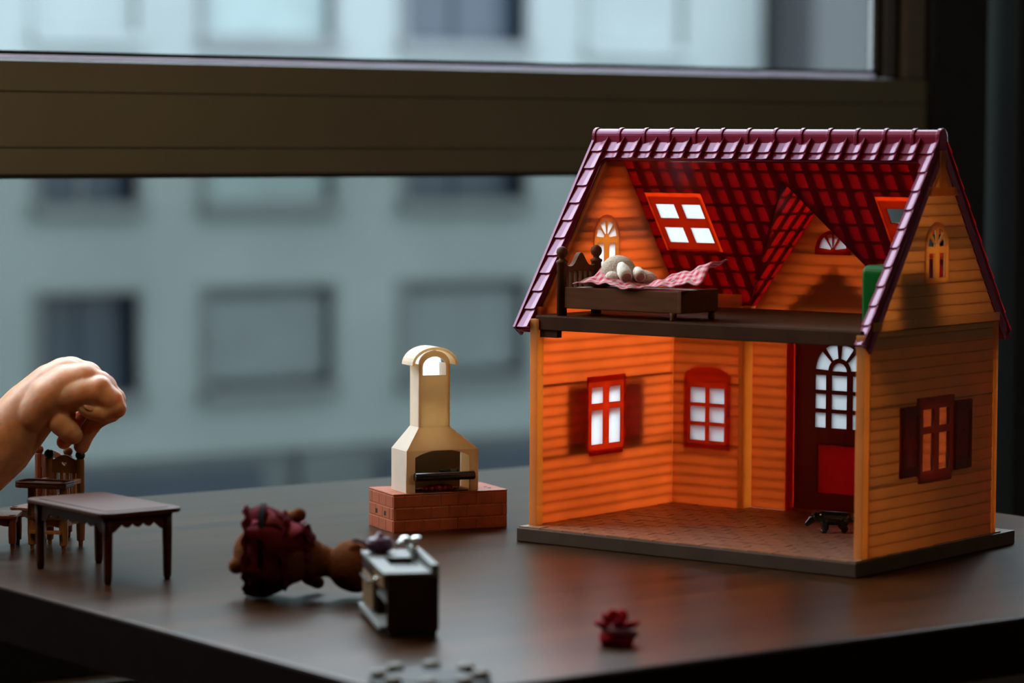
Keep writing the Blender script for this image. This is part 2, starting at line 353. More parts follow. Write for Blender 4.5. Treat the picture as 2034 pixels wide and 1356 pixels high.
obj('glass_pane', MB().box(WL, 0.756, 0.4600, 0.4650, DESK + 0.3255, HEAD), pane_up, win)
obj('glass_pane', MB().box(WL, 0.8140, 0.488, 0.494, SILL + 0.03, DESK + 0.2345), pane_low, win)
obj('glass_pane', MB().box(0.885, 0.930, 0.488, 0.494, SILL + 0.03, HEAD), pane_low, win)
obj('glass_pane', MB().box(1.02, WR - 0.05, 0.488, 0.494, SILL + 0.03, HEAD), pane_up, win)

# ------------------------------------------------------------------ the street outside
GY = -9.0
struct('ground', MB().box(-160, 260, 1.0, 220, GY - 0.2, GY), asphalt)
b1 = thing('apartment_building', 'blurred pale grey apartment block with rows of shuttered windows across the street', 'building', (0, 33, 0))
WINS = []
colx = [(5.75, 7.4, 0), (8.5, 10.5, 1), (11.3, 13.1, 1), (14.0, 15.6, 0), (16.88, 18.32, 0), (19.4, 21.4, 1), (22.65, 24.75, 1), (25.95, 27.75, 1)]
rowz = [(-6.3, -5.0), (-3.16, -1.82), (-0.63, 0.66), (1.62, 2.95), (4.1, 5.4), (6.6, 7.9), (9.1, 10.4)]
kinds = {(4, 1): 'd', (5, 1): 's', (6, 1): 's', (7, 1): 'f', (4, 2): 'b', (5, 2): 'l', (6, 2): 'd', (7, 2): 'f', (4, 3): 'f', (5, 3): 'l', (6, 3): 'd', (7, 3): 'f'}
fac = MB()
xs = sorted({-20.0, 29.35} | {c[0] for c in colx} | {c[1] for c in colx}); zs = sorted({GY, 14.5} | {r[0] for r in rowz[1:]} | {r[1] for r in rowz[1:]})
for i in range(len(xs) - 1):
    for j in range(len(zs) - 1):
        hole = any(abs(c[0] - xs[i]) < .01 and abs(c[1] - xs[i + 1]) < .01 for c in colx) and any(abs(r[0] - zs[j]) < .01 and abs(r[1] - zs[j + 1]) < .01 for r in rowz[1:])
        if not hole and not (zs[j + 1] <= -3.9): fac.box(xs[i], xs[i + 1], 0, 0.35, DESK + zs[j] if zs[j] > GY else DESK - 4.05, DESK + zs[j + 1])
fac.box(-20, 29.35, 0.36, 8, GY, DESK + 14.5)
obj('facade', fac, facade_m, b1)
for ci, (x0, x1, _) in enumerate(colx):
    for ri, (z0, z1) in enumerate(rowz[1:], 1):
        k = kinds.get((ci, ri), random.choice('sdsb'))
        z0 += DESK; z1 += DESK
        f = obj('window', MB().box(x0 - .10, x0, -.06, .3, z0 - .10, z1 + .08).box(x1, x1 + .10, -.06, .3, z0 - .10, z1 + .08).box(x0, x1, -.06, .3, z1, z1 + .08).box(x0 - .12, x1 + .12, -.16, .3, z0 - .16, z0), bld_frame if k != 'f' else facade_m, b1)
        if k in 'db':
            obj('pane', MB().box(x0, x1, .25, .3, z0, z1), bld_dark, f)
            obj('window_bar', MB().box((x0 + x1) / 2 - .04, (x0 + x1) / 2 + .04, .2, .26, z0, z1), bld_frame if k == 'b' else bld_dark, f)
        else:
            obj('shutter', MB().box(x0, x1, .10 if k != 'f' else .05, .3, z0 + (.0 if k != 's' else .1), z1 - (.0 if k == 'f' else .1)), {'s': bld_shut, 'l': bld_light, 'f': facade_m}[k], f)
obj('shopfront', MB().box(-20, 29.35, 0.1, 0.4, GY, DESK - 4.05), bld_low, b1)
for i, (x0, x1) in enumerate([(15.2, 16.6), (17.0, 20.3), (20.9, 21.9), (22.3, 25.6), (26.3, 29.0)]):
    obj('shop_window', MB().box(x0, x1, 0.0, 0.12, GY + 0.4, DESK - (4.25 if i % 2 else 4.1)), bld_dark if i % 2 else bld_low, b1)
b2 = thing('office_building', 'blurred dark grey building at the right end of the pale block', 'building', (29.8, 32.2, 0))
obj('facade', MB().box(0, 22, 0, 12, GY, DESK + 15.5), facade_dark, b2)
obj('corner_pier', MB().box(-.35, 0.6, -.3, .0, GY, DESK + 15.6), facade_dark, b2)
obj('roof_parapet', MB().box(-.38, 22.2, -.4, 12.2, DESK + 15.5, DESK + 16.0), facade_dark, b2)

# ------------------------------------------------------------------ the desk
desk = thing('desk', 'square brown wooden desk with varnished top below the window', 'desk', (0.003, -0.0285, 0))
obj('desk_top', MB().box(-0.3695, 0.3695, -0.3800, 0.3800, DESK - 0.030, DESK), desk_m, desk, bevel=0.001)
for a_, b_, c_, d_ in ((-.371, -.3695, -.3815, .3815), (.3695, .371, -.3815, .3815), (-.3695, .3695, -.3815, -.3800), (-.3695, .3695, .3800, .3815)):
    obj('edge_band', MB().box(a_, b_, c_, d_, DESK - 0.032, DESK - 0.0012), edge_m, desk)
for sx in (-1, 1):
    for sy in (-1, 1):
        obj('leg', MB().box(sx * 0.33 - .025, sx * 0.33 + .025, sy * 0.34 - .025, sy * 0.34 + .025, 0, DESK - 0.032), frame_black, desk)

# ------------------------------------------------------------------ the doll's house (own axes: x along the open front, y to its back)
HA = math.radians(-74.4)
house = thing('dollhouse', "red-roofed cream doll's house with an open front, glowing orange inside", 'dollhouse', (0, 0, DESK), HA)
SL = 1.414; YC = 0.1005; ZP = 0.2655
def toward_x(u, v, w): return (w, u, v)           # polygon in (y, z), thickness along x
def toward_y(u, v, w): return (u, w, v)           # polygon in (x, z), thickness along y
XP = axes((0, 0, 0), (0, 1, 0), (0, 0, 1), (1, 0, 0))     # plate XY -> (y, z), thickness +x
YP = axes((0, 0, 0), (1, 0, 0), (0, 0, 1), (0, -1, 0))    # plate XY -> (x, z), thickness -y

def boards(parent, m, put, lim, zr, holes, n_in, n_out, step=0.0071):
    """lap siding: one object per board, cut round the openings. lim(z) -> (a, b); holes: (a0, a1, z0, z1)"""
    z = zr[0]; s = 1 if n_out > n_in else -1
    while z < zr[1] - 1e-5:
        z1 = min(z + step, zr[1]); cuts = sorted({z, z1} | {h for H in holes for h in H[2:4] if z < h < z1} )
        groups = {}
        full = any(cuts)
        rows = []
        for c0, c1 in zip(cuts[:-1], cuts[1:]):
            zm = (c0 + c1) / 2; hs = sorted(h for h in holes if h[2] <= zm <= h[3])
            a0, b0 = lim(c0 + 1e-6); a1, b1_ = lim(c1 - 1e-6); spans = []; pa = (a0, a1)
            for h in hs: spans.append((pa, (h[0], h[0]))); pa = (h[1], h[1])
            spans.append((pa, (b0, b1_))); rows.append((c0, c1, spans))
        joined = any(len(r[2]) == 1 for r in rows)
        for c0, c1, spans in rows:
            for i, (l, r) in enumerate(spans):
                if r[0] - l[0] < 2e-4 and r[1] - l[1] < 2e-4: continue
                mb = groups.setdefault(0 if joined else i, MB())
                oo = lambda zz: n_out + s * 0.0004 * (1 - (zz - z) / (z1 - z))
                rb, rt = max(r[0], l[0]), max(r[1], l[1])
                mb.hexa([put(l[0], c0, n_in), put(rb, c0, n_in), put(rb, c0, oo(c0)), put(l[0], c0, oo(c0)),
                         put(l[1], c1, n_in), put(rt, c1, n_in), put(rt, c1, oo(c1)), put(l[1], c1, oo(c1))])
                if c0 == z and z > zr[0] and rb - l[0] > 4e-4:
                    mb.hexa([put(l[0], z - .0003, n_out + s * .0004), put(rb, z - .0003, n_out + s * .0004), put(rb, z - .0003, n_out + s * .0009), put(l[0], z - .0003, n_out + s * .0009),
                             put(l[0], z + .0001, n_out + s * .0002), put(rb, z + .0001, n_out + s * .0002), put(rb, z + .0001, n_out + s * .0007), put(l[0], z + .0001, n_out + s * .0007)])
        for g in groups.values(): obj('siding_board', g, m, parent)
        z = z1
hw = lambda z: (ZP - 0.002 - z) / SL
B0 = 0.0098
# base slab with its pavers
base = obj('base', MB().box(0, 0.26, 0, 0.201, 0, 0.0092), basemat, house, bevel=0.0008)
pv = MB().box(0, 0.0172, 0, 0.0092, 0, 0.0009); pv0 = None
for r in range(19):
    y0 = 0.0012 + r * 0.0096
    k = 0; x = 0.0012 - (0.009 if r % 2 else 0)
    while x < 0.2588:
        xa, xb = max(x, 0.0012), min(x + 0.0172, 0.2588)
        if xb - xa > 0.002:
            hz = 0.0092 + random.uniform(-0.00025, 0.0001)
            if abs(xb - xa - 0.0172) < 1e-6:
                if pv0 is None: pv0 = obj('paver', pv, paver_m, base, T(xa, y0, hz))
                else: link('paver', pv0, base, T(xa, y0, hz))
            else: obj('paver', MB().box(0, xb - xa, 0, 0.0092, 0, 0.0009), paver_m, base, T(xa, y0, hz))
        x += 0.018
# side walls: post, corner trim, band, and lap boards cut round the openings
CL, CR = 0.0925, 0.0962
for side in ('l', 'r'):
    L = side == 'l'; xi, xo = (0.0055, 0.0024) if L else (0.2545, 0.2574); s = -1 if L else 1; c = CL if L else CR; cg = 0.0915 if L else 0.0962
    wm = MB()
    wm.box(min(xi, xo) - (0 if L else .0030), max(xi, xo) + (.0030 if L else 0), 0.0105, 0.0178, B0, 0.1465)         # front post
    wl = obj('side_wall', wm, cream_trim, house, bevel=0.0004)
    obj('corner_trim', MB().box(min(xi, xo + s * .0012), max(xi, xo + s * .0012), 0.1715, 0.1768, B0, 0.1490), cream_trim, wl, bevel=0.0004)
    lim = lambda z: (max(0.0178, YC - hw(z)), min(0.1715 if z < 0.149 else 0.1765, YC + hw(z)))
    holes = [(c - .0205, c + .0205, 0.0540, 0.1005), (cg - .0143, cg + .0143, 0.1760, 0.1985)] + [(cg - w_, cg + w_, a_, b_) for w_, a_, b_ in ((.0138, .1985, .2020), (.0126, .2020, .2055), (.0103, .2055, .2085), (.0072, .2085, .2111))]
    wmat = cream if L else cream_dim
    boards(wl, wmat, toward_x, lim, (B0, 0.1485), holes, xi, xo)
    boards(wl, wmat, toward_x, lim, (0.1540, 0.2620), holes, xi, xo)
    o1, o2 = xo + s * .0004, xo + s * .0018
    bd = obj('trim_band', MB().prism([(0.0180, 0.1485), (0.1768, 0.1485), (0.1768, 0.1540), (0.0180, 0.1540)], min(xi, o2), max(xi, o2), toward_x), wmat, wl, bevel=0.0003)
    tr = MB(); q = (min(o1, o2), max(o1, o2))
    h0 = hw(0.2300) - .0035; h1 = hw(0.2355) - .0035
    tr.prism([(YC - h0, 0.2300), (YC + h0, 0.2300), (YC + h1, 0.2355), (YC - h1, 0.2355)], *q, toward_x)
    tr.prism([(YC - .0032, 0.2355), (YC + .0032, 0.2355), (YC + .0032, 0.2585), (YC - .0032, 0.2585)], *q, toward_x)
    for sg in (-1, 1):
        A = [(YC + sg * .0032 + sg * (1 - math.cos(t)) * .0125, 0.2375 + 0.0105 * math.sin(t)) for t in [PI / 2 * i / 6 for i in range(7)]]
        tr.prism([(YC + sg * .0032, 0.2480), (YC + sg * .0055, 0.2445), (YC + sg * .0095, 0.2385), (YC + sg * .0115, 0.2355), (YC + sg * .0085, 0.2355), (YC + sg * .0032, 0.2440)], *q, toward_x)
    obj('gable_truss', tr, truss_m, wl, bevel=0.0003)
    # arched gable window
    fx, ft = (xo - .0010, abs(xi - xo) + .0012) if L else (xo - .0008, .0016)
    gh = [rect(cg - .0103, cg - .0028, 0.1788, 0.1942), rect(cg + .0028, cg + .0103, 0.1788, 0.1942)] + [wedge(cg, 0.1978, .0028, .0118, a, b) for a, b in ((5, 41), (50, 83), (97, 130), (139, 175))]
    gw = obj('gable_window', plate(arch(cg, .0150, 0.1752, 0.1985), gh, ft), cream_trim, house, T(fx, 0, 0) @ XP)
    xm = (xi + xo) / 2
    for hpoly in gh: obj('pane', plate(hpoly, [], .0006), daylight_white if L else clear, gw, T(0, 0, ft - .0009 if L else ft / 2))  # left openings are filled with white to look like bright daylight
    # shuttered window
    fo = [(c - .0195, 0.0540), (c - .0195, 0.0505), (c + .0195, 0.0505), (c + .0195, 0.0540), (c + .0222, 0.0560), (c + .0222, 0.1000), (c + .0222, 0.1042), (c - .0222, 0.1042), (c - .0222, 0.0560)]
    wh = [rect(c - .0170, c - .0032, 0.0578, 0.0815), rect(c + .0032, c + .0170, 0.0578, 0.0815), rect(c - .0170, c - .0032, 0.0857, 0.0968), rect(c + .0032, c + .0170, 0.0857, 0.0968)]
    fx2, ft2 = (xo - .0028, abs(xi - xo) + .0028) if L else (xo - .0004, .0024)
    ww = obj('shuttered_window', plate(fo, wh, ft2), redframe if L else shutter_red, house, T(fx2, 0, 0) @ XP)
    for hpoly in wh: obj('pane', plate(hpoly, [], .0006), daylight_white if L else clear, ww, T(0, 0, ft2 - .0012 if L else ft2 / 2))
    for sg in (-1, 1):
        y0, y1 = (c + .0226, c + .0437) if sg > 0 else (c - .0437, c - .0226)
        sh = MB(); xa, xb = (xo - .0026, xo - .0008) if L else (xo + .0008, xo + .0026)
        hole_c = ((y0 + y1) / 2, 0.0800)
        sp = plate(rect(y0, y1, 0.0560, 0.1000), [[(hole_c[0] + .0011 * math.cos(2 * PI * i / 10), hole_c[1] + .0014 * math.sin(2 * PI * i / 10)) for i in range(10)]], .0018)
        so = obj('shutter', sp, shutter_red, ww, (T(xa - fx2, 0, 0) if False else T(0, 0, xa - fx2)))
        fr = MB(); t0 = xa - fx2 + (-.0006 if L else .0012)
        for za, zb in ((0.0562, 0.0622), (0.0938, 0.0998)): fr.box(y0 + .0002, y1 - .0002, za, zb, t0, t0 + .0012)
        for ya in (y0 + .0002, y0 + .0070, y1 - .0098, y1 - .0030): fr.box(ya, ya + .0028, 0.0622, 0.0938, t0, t0 + .0012) if abs(ya + .0014 - hole_c[0]) > .0026 else None
        rl = obj('shutter_rail', fr, shutter_red, ww)
# back wall with a projecting bay for the entrance
bw = MB()
bw.box(0.0604, 0.0632, 0.1720, 0.1885, B0, 0.150); bw2 = MB().box(0.1908, 0.1936, 0.1720, 0.1885, B0, 0.150)
bk = obj('back_wall', bw, cream_trim, house)
obj('bay_return', bw2, cream_trim, bk)
CA = 0.0340
boards(bk, cream, toward_y, lambda z: (0.0055, 0.0604), (B0, 0.1580), [(CA - .0160, CA + .0160, 0.0530, 0.0960)], 0.1725, 0.1752)
boards(bk, cream, toward_y, lambda z: (0.1936, 0.2545), (B0, 0.1580), [], 0.1725, 0.1752)
DC = 0.1290; ZG = 0.2345
hg = lambda z: (ZG - z) / 1.365
boards(bk, cream, toward_y, lambda z: (max(0.0632, 0.127 - hg(z)), min(0.1908, 0.127 + hg(z))), (B0, 0.2300), [(DC - .0345, DC + .0345, 0.0, 0.1365), (0.127 - .0105, 0.127 + .0105, 0.1895, 0.1985)], 0.1852, 0.1885)
dwh = [wedge(0.127, 0.1902, .0016, .0110, a, b) for a, b in ((7, 52), (62, 86), (94, 118), (128, 173))]
dw = obj('gable_window', plate(arch(0.127, .0140, 0.1870, 0.1895), dwh, .0050), redframe, house, T(0, 0.1896, 0) @ YP)
for hpoly in dwh: obj('pane', plate(hpoly, [], .0006), daylight_white, dw, T(0, 0, .0040))
# arched window in the back wall
px = [(CA - .0144, CA - .0015), (CA + .0015, CA + .0144)]; pz = [(0.0553, 0.0660), (0.0683, 0.0793), (0.0815, 0.0925)]
ah = [rect(a, b, z0, z1) for a, b in px for z0, z1 in pz]
ao = [(CA - .0195, 0.0495), (CA + .0195, 0.0495), (CA + .0195, 0.0990)] + [(CA + .0195 * math.cos(PI * i / 12), 0.0990 + 0.0080 * math.sin(PI * i / 12)) for i in range(1, 12)] + [(CA - .0195, 0.0990)]
aw = obj('arched_window', plate(ao, ah, .0052), redframe, house, T(0, 0.1778, 0) @ YP)
for hpoly in ah: obj('pane', plate(hpoly, [], .0006), daylight_white, aw, T(0, 0, .0042))
# front door in the bay
dh = []
for a, b in ((DC - .0176, DC - .0090), (DC - .0046, DC + .0076), (DC + .0120, DC + .0206)):
    for z0, z1 in ((0.0685, 0.0789), (0.0814, 0.0918), (0.0943, 0.1047)): dh.append(rect(a, b, z0, z1))
cx = DC + .0015
dh += [wedge(cx, 0.1075, .0088, .0190, a, b) for a, b in ((3, 44), (54, 84), (96, 126), (136, 177))] + [wedge(cx, 0.1075, .0002, .0058, 0, 180, 10)]
dp = rect(cx - .0170, cx + .0170, 0.0235, 0.0570)
dr = obj('door', plate(rect(DC - .0340, DC + .0340, B0, 0.1362), dh + [dp], .0032), door_red, house, T(0, 0.1930, 0) @ YP)
for hpoly in dh: obj('pane', plate(hpoly, [], .0006), daylight_white, dr, T(0, 0, .0022))
obj('door_panel', plate(dp, [], .0012), red, dr, T(0, 0, .0010))
obj('door_frame', MB().box(DC - .0368, DC - .0342, 0.1835, 0.1935, B0, 0.1365).box(DC + .0342, DC + .0368, 0.1835, 0.1935, B0, 0.1365).box(DC - .0368, DC + .0368, 0.1835, 0.1935, 0.1366, 0.1390), redframe, dr, dr.matrix_basis.inverted())
obj('threshold', MB().box(DC - .033, DC + .033, 0.1855, 0.1895, B0, B0 + 0.0022), cream_trim, dr, dr.matrix_basis.inverted())
# small gabled canopy over the door, outside
cp = MB()
for sg in (-1, 1):
    cp.prism([(0.127, 0.1790), (0.127 + sg * .037, 0.1500), (0.127 + sg * .037, 0.1475), (0.127, 0.1760)], 0.1890, 0.2060, toward_y)
cp.prism([(0.127, 0.1758), (0.127 + .034, 0.1492), (0.127 - .034, 0.1492)], 0.1890, 0.1915, toward_y)
obj('door_canopy', cp, red, house)
# loft floor
lf = MB().box(0.0057, 0.2543, 0.0120, 0.1715, 0.1393, 0.1486).box(0.0640, 0.1900, 0.1715, 0.1790, 0.1393, 0.1486)
loft = obj('loft_floor', lf, loftwood, house, bevel=0.0006)
for y in range(9): obj('floorboard', MB().box(0.0063, 0.2537, 0.0126 + y * 0.0176, 0.0126 + y * 0.0176 + 0.0172, 0.1484, 0.1490), loftwood, loft)
for sx in (0.0060, 0.2480): obj('bracket', MB().box(sx, sx + 0.0165 if sx < .1 else sx + .006, 0.0135, 0.0185, 0.1345, 0.1395), loftwood, loft)

# ---- roof
CS, SN = 0.57735, 0.8165
XL, XR = -0.0103, 0.2584
FB = axes((0, YC, 0.2660), (1, 0, 0), (0, CS, -SN), (0, SN, CS))           # back slope
FF = axes((0, YC, 0.2660), (-1, 0, 0), (0, -CS, -SN), (0, -SN, CS))        # front slope
NU = 20; TW = (XR - XL) / NU; TH = 0.01415
def tile_mesh(polys, u0, v0, lip=1, inner_rib=True, th=TH, tw=TW):
    mb = MB()
    def h(u, v):
        a = (u - u0) / tw; a = a if lip > 0 else 1 - a
        base = 0.0010 + 0.0012 * (v - v0) / th
        return base + (0.0 if a < .55 else 0.0008 * (a - .55) / .27 if a < .82 else 0.0008 + 0.0019 * (a - .82) / .18)
    for poly in polys:
        for a0, a1 in ((0, .55), (.55, .82), (.82, 1.0)):
            q = (a0, a1) if lip > 0 else (1 - a1, 1 - a0)
            p = clip(clip(poly, 1, 0, u0 + q[1] * tw), -1, 0, -(u0 + q[0] * tw))
            if area(p) < 1e-8: continue
            k = len(mb.v); n = len(p)
            mb.v += [(u - u0, v - v0, 0.0) for u, v in p] + [(u - u0, v - v0, h(u, v)) for u, v in p]
            mb.f += [tuple(range(k, k + n)), tuple(range(k + n, k + 2 * n))]
            for i in range(n):
                p0, p1 = p[i], p[(i + 1) % n]
                cut = lambda P: any(abs(P[0] - (u0 + z * tw)) < 1e-7 for z in ((.55, .82) if lip > 0 else (.45, .18)))
                if cut(p0) and cut(p1) and abs(p0[0] - p1[0]) < 1e-7: continue
                mb.f.append((k + i, k + (i + 1) % n, k + n + (i + 1) % n, k + n + i))
        if inner_rib:
            q = (.60, .995) if lip > 0 else (.005, .40)
            p = clip(clip(poly, 1, 0, u0 + q[1] * tw), -1, 0, -(u0 + q[0] * tw))
            if area(p) > 1e-7: mb.prism([(u - u0, v - v0) for u, v in p], 0.0002, 0.0006)
            p = clip(poly, 0, -1, -(v0 + .86 * th))
            p = clip(p, 1, 0, u0 + (.6 if lip > 0 else 1) * tw); p = clip(p, -1, 0, -(u0 + (0 if lip > 0 else .4) * tw))
            if area(p) > 1e-7: mb.prism([(u - u0, v - v0) for u, v in p], 0.0002, 0.0005)
    return mb
def tiles(parent, frame, u_start, cols, v_start, rows, keep, lip=1, rib=True, m_=None):
    m_ = m_ or red
    full = None
    for c in range(cols):
        for r in range(rows):
            u0 = u_start + c * TW; v0 = v_start + r * TH
            cell = [(u0, v0), (u0 + TW, v0), (u0 + TW, v0 + TH), (u0, v0 + TH)]
            polys = [p for p in keep(cell) if area(p) > 4e-6]
            if not polys: continue
            m = frame @ T(u0, v0, 0)
            if len(polys) == 1 and abs(area(polys[0]) - TW * TH) < 1e-9:
                if full is None: full = obj('roof_tile', tile_mesh(polys, u0, v0, lip, rib), m_, parent, m)
                else: link('roof_tile', full, parent, m)
            else: obj('roof_tile', tile_mesh(polys, u0, v0, lip, rib), m_, parent, m)
VE = 0.1555
# back slope: everything outside the dormer valley and the two skylights
vs = lambda z: (0.2660 - z) / SN
VA = vs(0.2370); VB = vs(0.1527); k_ = (0.127 - 0.0636) / (VB - VA)
SKY_W = [(0.0108, 0.0574), (0.1930, 0.2396)]; SV0, SV1 = vs(0.2282), vs(0.1876)
def keep_back(cell):
    left = clip(clip(cell, 1, 0, 0.127), 1, k_, 0.127 + k_ * VA); right = clip(clip(cell, -1, 0, -0.127), -1, k_, -0.127 + k_ * VA)
    if area(left) + area(right) > TW * TH - 1e-9: left, right = cell, []
    out = [p for p in (left, right) if area(p) > 1e-9]
    for a, b in SKY_W:
        nxt = []
        for p in out:
            nxt.append(clip(p, 0, 1, SV0)); nxt.append(clip(p, 0, -1, -SV1)); m_ = clip(clip(p, 0, -1, -SV0), 0, 1, SV1)
            nxt.append(clip(m_, 1, 0, a)); nxt.append(clip(m_, -1, 0, -b))
        whole = [p for p in nxt if area(p) > 1e-9]
        if sum(area(p) for p in whole) < sum(area(p) for p in out) - 1e-9: out = whole
    return out
put_b = lambda u, v, w: tuple(FB @ Vector((w, u, v)))
eave = [(VE - .0035, -0.0030), (VE + .0022, -0.0030), (VE + .0022, 0.0), (VE - .0035, 0.0)]
roof_b = obj('back_roof', MB().prism(eave, XL, 0.060, put_b), red, house)
obj('eave_board', MB().prism(eave, 0.194, XR, put_b), red, roof_b)
for xa, xb in ((XL, XL + .0018), (XR - .0018, XR)):
    obj('barge_board', MB().prism([(0.001, -0.0062), (VE, -0.0062), (VE, 0.0034), (0.001, 0.0034)], xa, xb, put_b), red_front, roof_b)
tiles(roof_b, FB, XL, NU, 0.0, 11, keep_back, 1)
for i, (a, b) in enumerate(SKY_W):
    m4 = (b - a - .0095 - .0057) / 2; u1 = a + .0046; u2 = u1 + m4 + .0058
    rows_ = [(vs(0.2197), vs(0.2098)), (vs(0.2036), vs(0.1929))]
    sh_ = [rect(u, u + m4 - .0001, v0, v1) for u in (u1, u2) for v0, v1 in rows_]
    sk = obj('skylight', plate(rect(a + .0012, b - .0030, SV0 + .0032, SV1 - .0002), sh_, .0016), sky_frame, house, FB @ T(0, 0, .0010))
    for hpoly in sh_: obj('pane', plate(hpoly, [], .0006), daylight_white if i == 0 else clear, sk, T(0, 0, .0004))  # first skylight gets added white fillings for the daylight
    obj('skylight_rim', plate(rect(a - .0002, b + .0002, SV0 - .0002, SV1 + .0002), [rect(a + .0018, b - .0036, SV0 + .0038, SV1 - .0008)], .0008), rim_m, sk, T(0, 0, -.0009))
# dormer over the bay
dm = MB(); dl = 1.365; dn = math.hypot(1, dl)
for sg in (-1, 1):
    dm.prism([(0.127 + sg * .0012, 0.2372), (0.127 + sg * .0655, 0.1498), (0.127 + sg * .0655, 0.1470), (0.127 + sg * .0012, 0.2344)], 0.1972, 0.1990, toward_y)
dm.tube([(0.127, 0.1230, 0.2385, .0030), (0.127, 0.1985, 0.2385, .0030)], 12)
dorm = obj('dormer_roof', dm, red, house)
ylim = lambda s: 0.1213 + (0.1806 - 0.1213) * s / (math.hypot(0.0634, 0.0843))
for sg in (-1, 1):
    ey = (0, 1, 0) if sg < 0 else (0, -1, 0)
    fr_ = axes((0.127, 0, 0.2370), ey, (sg * 1 / dn, 0, -dl / dn), (sg * dl / dn, 0, 1 / dn))
    kk = (0.1806 - 0.1213) / math.hypot(0.0634, 0.0843)
    if sg < 0: kp = lambda cell: [clip(clip(clip(cell, -1, kk, -0.1213), 1, 0, 0.1972), 0, 1, 0.1085)]
    else: kp = lambda cell: [clip(clip(clip(cell, 1, kk, -0.1213), -1, 0, 0.1972), 0, 1, 0.1085)]
    tiles(dorm, fr_, 0.1972 - 6 * TW if sg < 0 else -0.1972, 6, 0.0, 8, kp, 1 if sg < 0 else -1)
# front: ridge strip and two verge strips round the opening
o_ = [(-XR, 0), (-XL, 0), (-XL, VE), (-XL - .0128, VE)]
ra = .0065; uL, uR, vt = -XL - .0128, -XR + .0078, 0.0180
o_ += [(uL - ra + ra * math.cos(t), vt + ra - ra * math.sin(t)) for t in [PI / 2 * i / 6 for i in range(7)]]
o_ += [(uR + ra - ra * math.sin(t), vt + ra - ra * math.cos(t)) for t in [PI / 2 * i / 6 for i in range(7)]]
o_ += [(uR, VE), (-XR, VE)]
roof_f = obj('front_roof', plate(o_, [], .0030), red_front, house, FF @ T(0, 0, -.0030))
for xa, xb in ((XL, XL + .0018), (XR - .0018, XR)):
    obj('barge_board', MB().prism([(0.001, -0.0072), (VE, -0.0072), (VE, 0.0030), (0.001, 0.0030)], -xb, -xa, lambda u, v, w: (w, u, v)), red_front, roof_f, T(0, 0, .0030))
obj('verge_lip', MB().box(uL, uL + .0014, vt + ra, VE, -.0052, -.0030), red_front, roof_f, T(0, 0, .0030))
def keep_front(cell):
    top = clip(cell, 0, 1, vt); low = clip(cell, 0, -1, -vt); out = [top]
    l = clip(low, -1, 0, -(uL)); r = clip(low, 1, 0, uR)
    out += [l, r]
    f1 = clip(clip(clip(low, 1, 0, uL), 0, 1, vt + ra), -1, 1, -(uL - vt) + .0019 * 0 + ra * 0.55)
    f2 = clip(clip(clip(low, -1, 0, -uR), 0, 1, vt + ra), 1, 1, uR + vt + ra * 0.55)
    out += [f1, f2]
    out = [p for p in out if area(p) > 1e-9]
    if abs(sum(area(p) for p in out) - TW * TH) < 1e-9: return [cell]
    return out
tiles(roof_f, T(0, 0, .0030), -XR, NU, -0.0010, 11, lambda c: [p for q in keep_front(c) for p in [clip(clip(q, 0, -1, 0), 0, 1, VE)] if area(p) > 1e-9], -1, False, red_front)
# ridge caps
rg = obj('ridge', MB().box(XL + .001, XR - .001, YC - .0026, YC + .0026, 0.2625, 0.2668), red_front, house)
NC = 13; cw = (XR - XL) / NC
def cap_prof(r, zb): return [(YC - r * 0.99, zb)] + [(YC - r * math.cos(PI * i / 10), 0.2668 + r * 1.05 * math.sin(PI * i / 10)) for i in range(11)] + [(YC + r * 0.99, zb)]
cap = MB(); cap.prism(cap_prof(.0044, 0.2610), 0.0022, cw, toward_x); cap.prism(cap_prof(.0053, 0.2590), 0, 0.0026, toward_x)
cap0 = None
for i in range(NC):
    m = T(XL + i * cw, 0, 0)
    if cap0 is None: cap0 = obj('ridge_cap', cap, red_front, rg, m, bevel=0.0004)
    else: link('ridge_cap', cap0, rg, m)
obj('ridge_end', MB().prism(cap_prof(.0053, 0.2590), XR - .0024, XR + .0004, toward_x), red_front, rg, bevel=0.0004)

# ------------------------------------------------------------------ things in the doll's house
def H(x, y, z): return Matrix.Rotation(HA, 4, 'Z') @ Vector((x, y, z)) + Vector((0, 0, DESK))
LF = 0.1490
# bed
bx0, bx1, by0, by1 = 0.0222, 0.1195, 0.0145, 0.0585
bed = thing('bed', 'brown toy bed with a slatted headboard in the attic of the dollhouse', 'bed', H(0, 0, LF), HA)
fr = MB()
fr.box(bx0 + .004, bx1 - .002, by0 + .0015, by0 + .0040, 0.0050, 0.0190); fr.box(bx0 + .004, bx1 - .002, by1 - .0040, by1 - .0015, 0.0050, 0.0190)
obj('side_rail', MB().box(bx0 + .004, bx1 - .002, by0 + .0015, by0 + .0040, 0.0050, 0.0190), bedwood, bed, bevel=0.0006)
obj('side_rail', MB().box(bx0 + .004, bx1 - .002, by1 - .0040, by1 - .0015, 0.0050, 0.0190), bedwood, bed, bevel=0.0006)
obj('footboard', MB().box(bx1 - .0032, bx1, by0 + .001, by1 - .001, 0.0050, 0.0195), bedwood, bed, bevel=0.0006)
obj('bed_base', MB().box(bx0 + .003, bx1 - .003, by0 + .003, by1 - .003, 0.0055, 0.0080), bedwood, bed)
post = lambda: MB().lathe([(.0034, 0), (.0034, .0340), (.0040, .0345), (.0040, .0358), (.0022, .0368), (.0020, .0378), (.0034, .0395), (.0039, .0415), (.0034, .0436), (.0018, .0450), (.0004, .0455)], 14)
for yy in (by0 + .0030, by1 - .0030): obj('bed_post', post(), bedwood, bed, T(bx0 + .0010, yy, 0), smooth=True)
hb = []
ya, yb = by0 + .0060, by1 - .0060
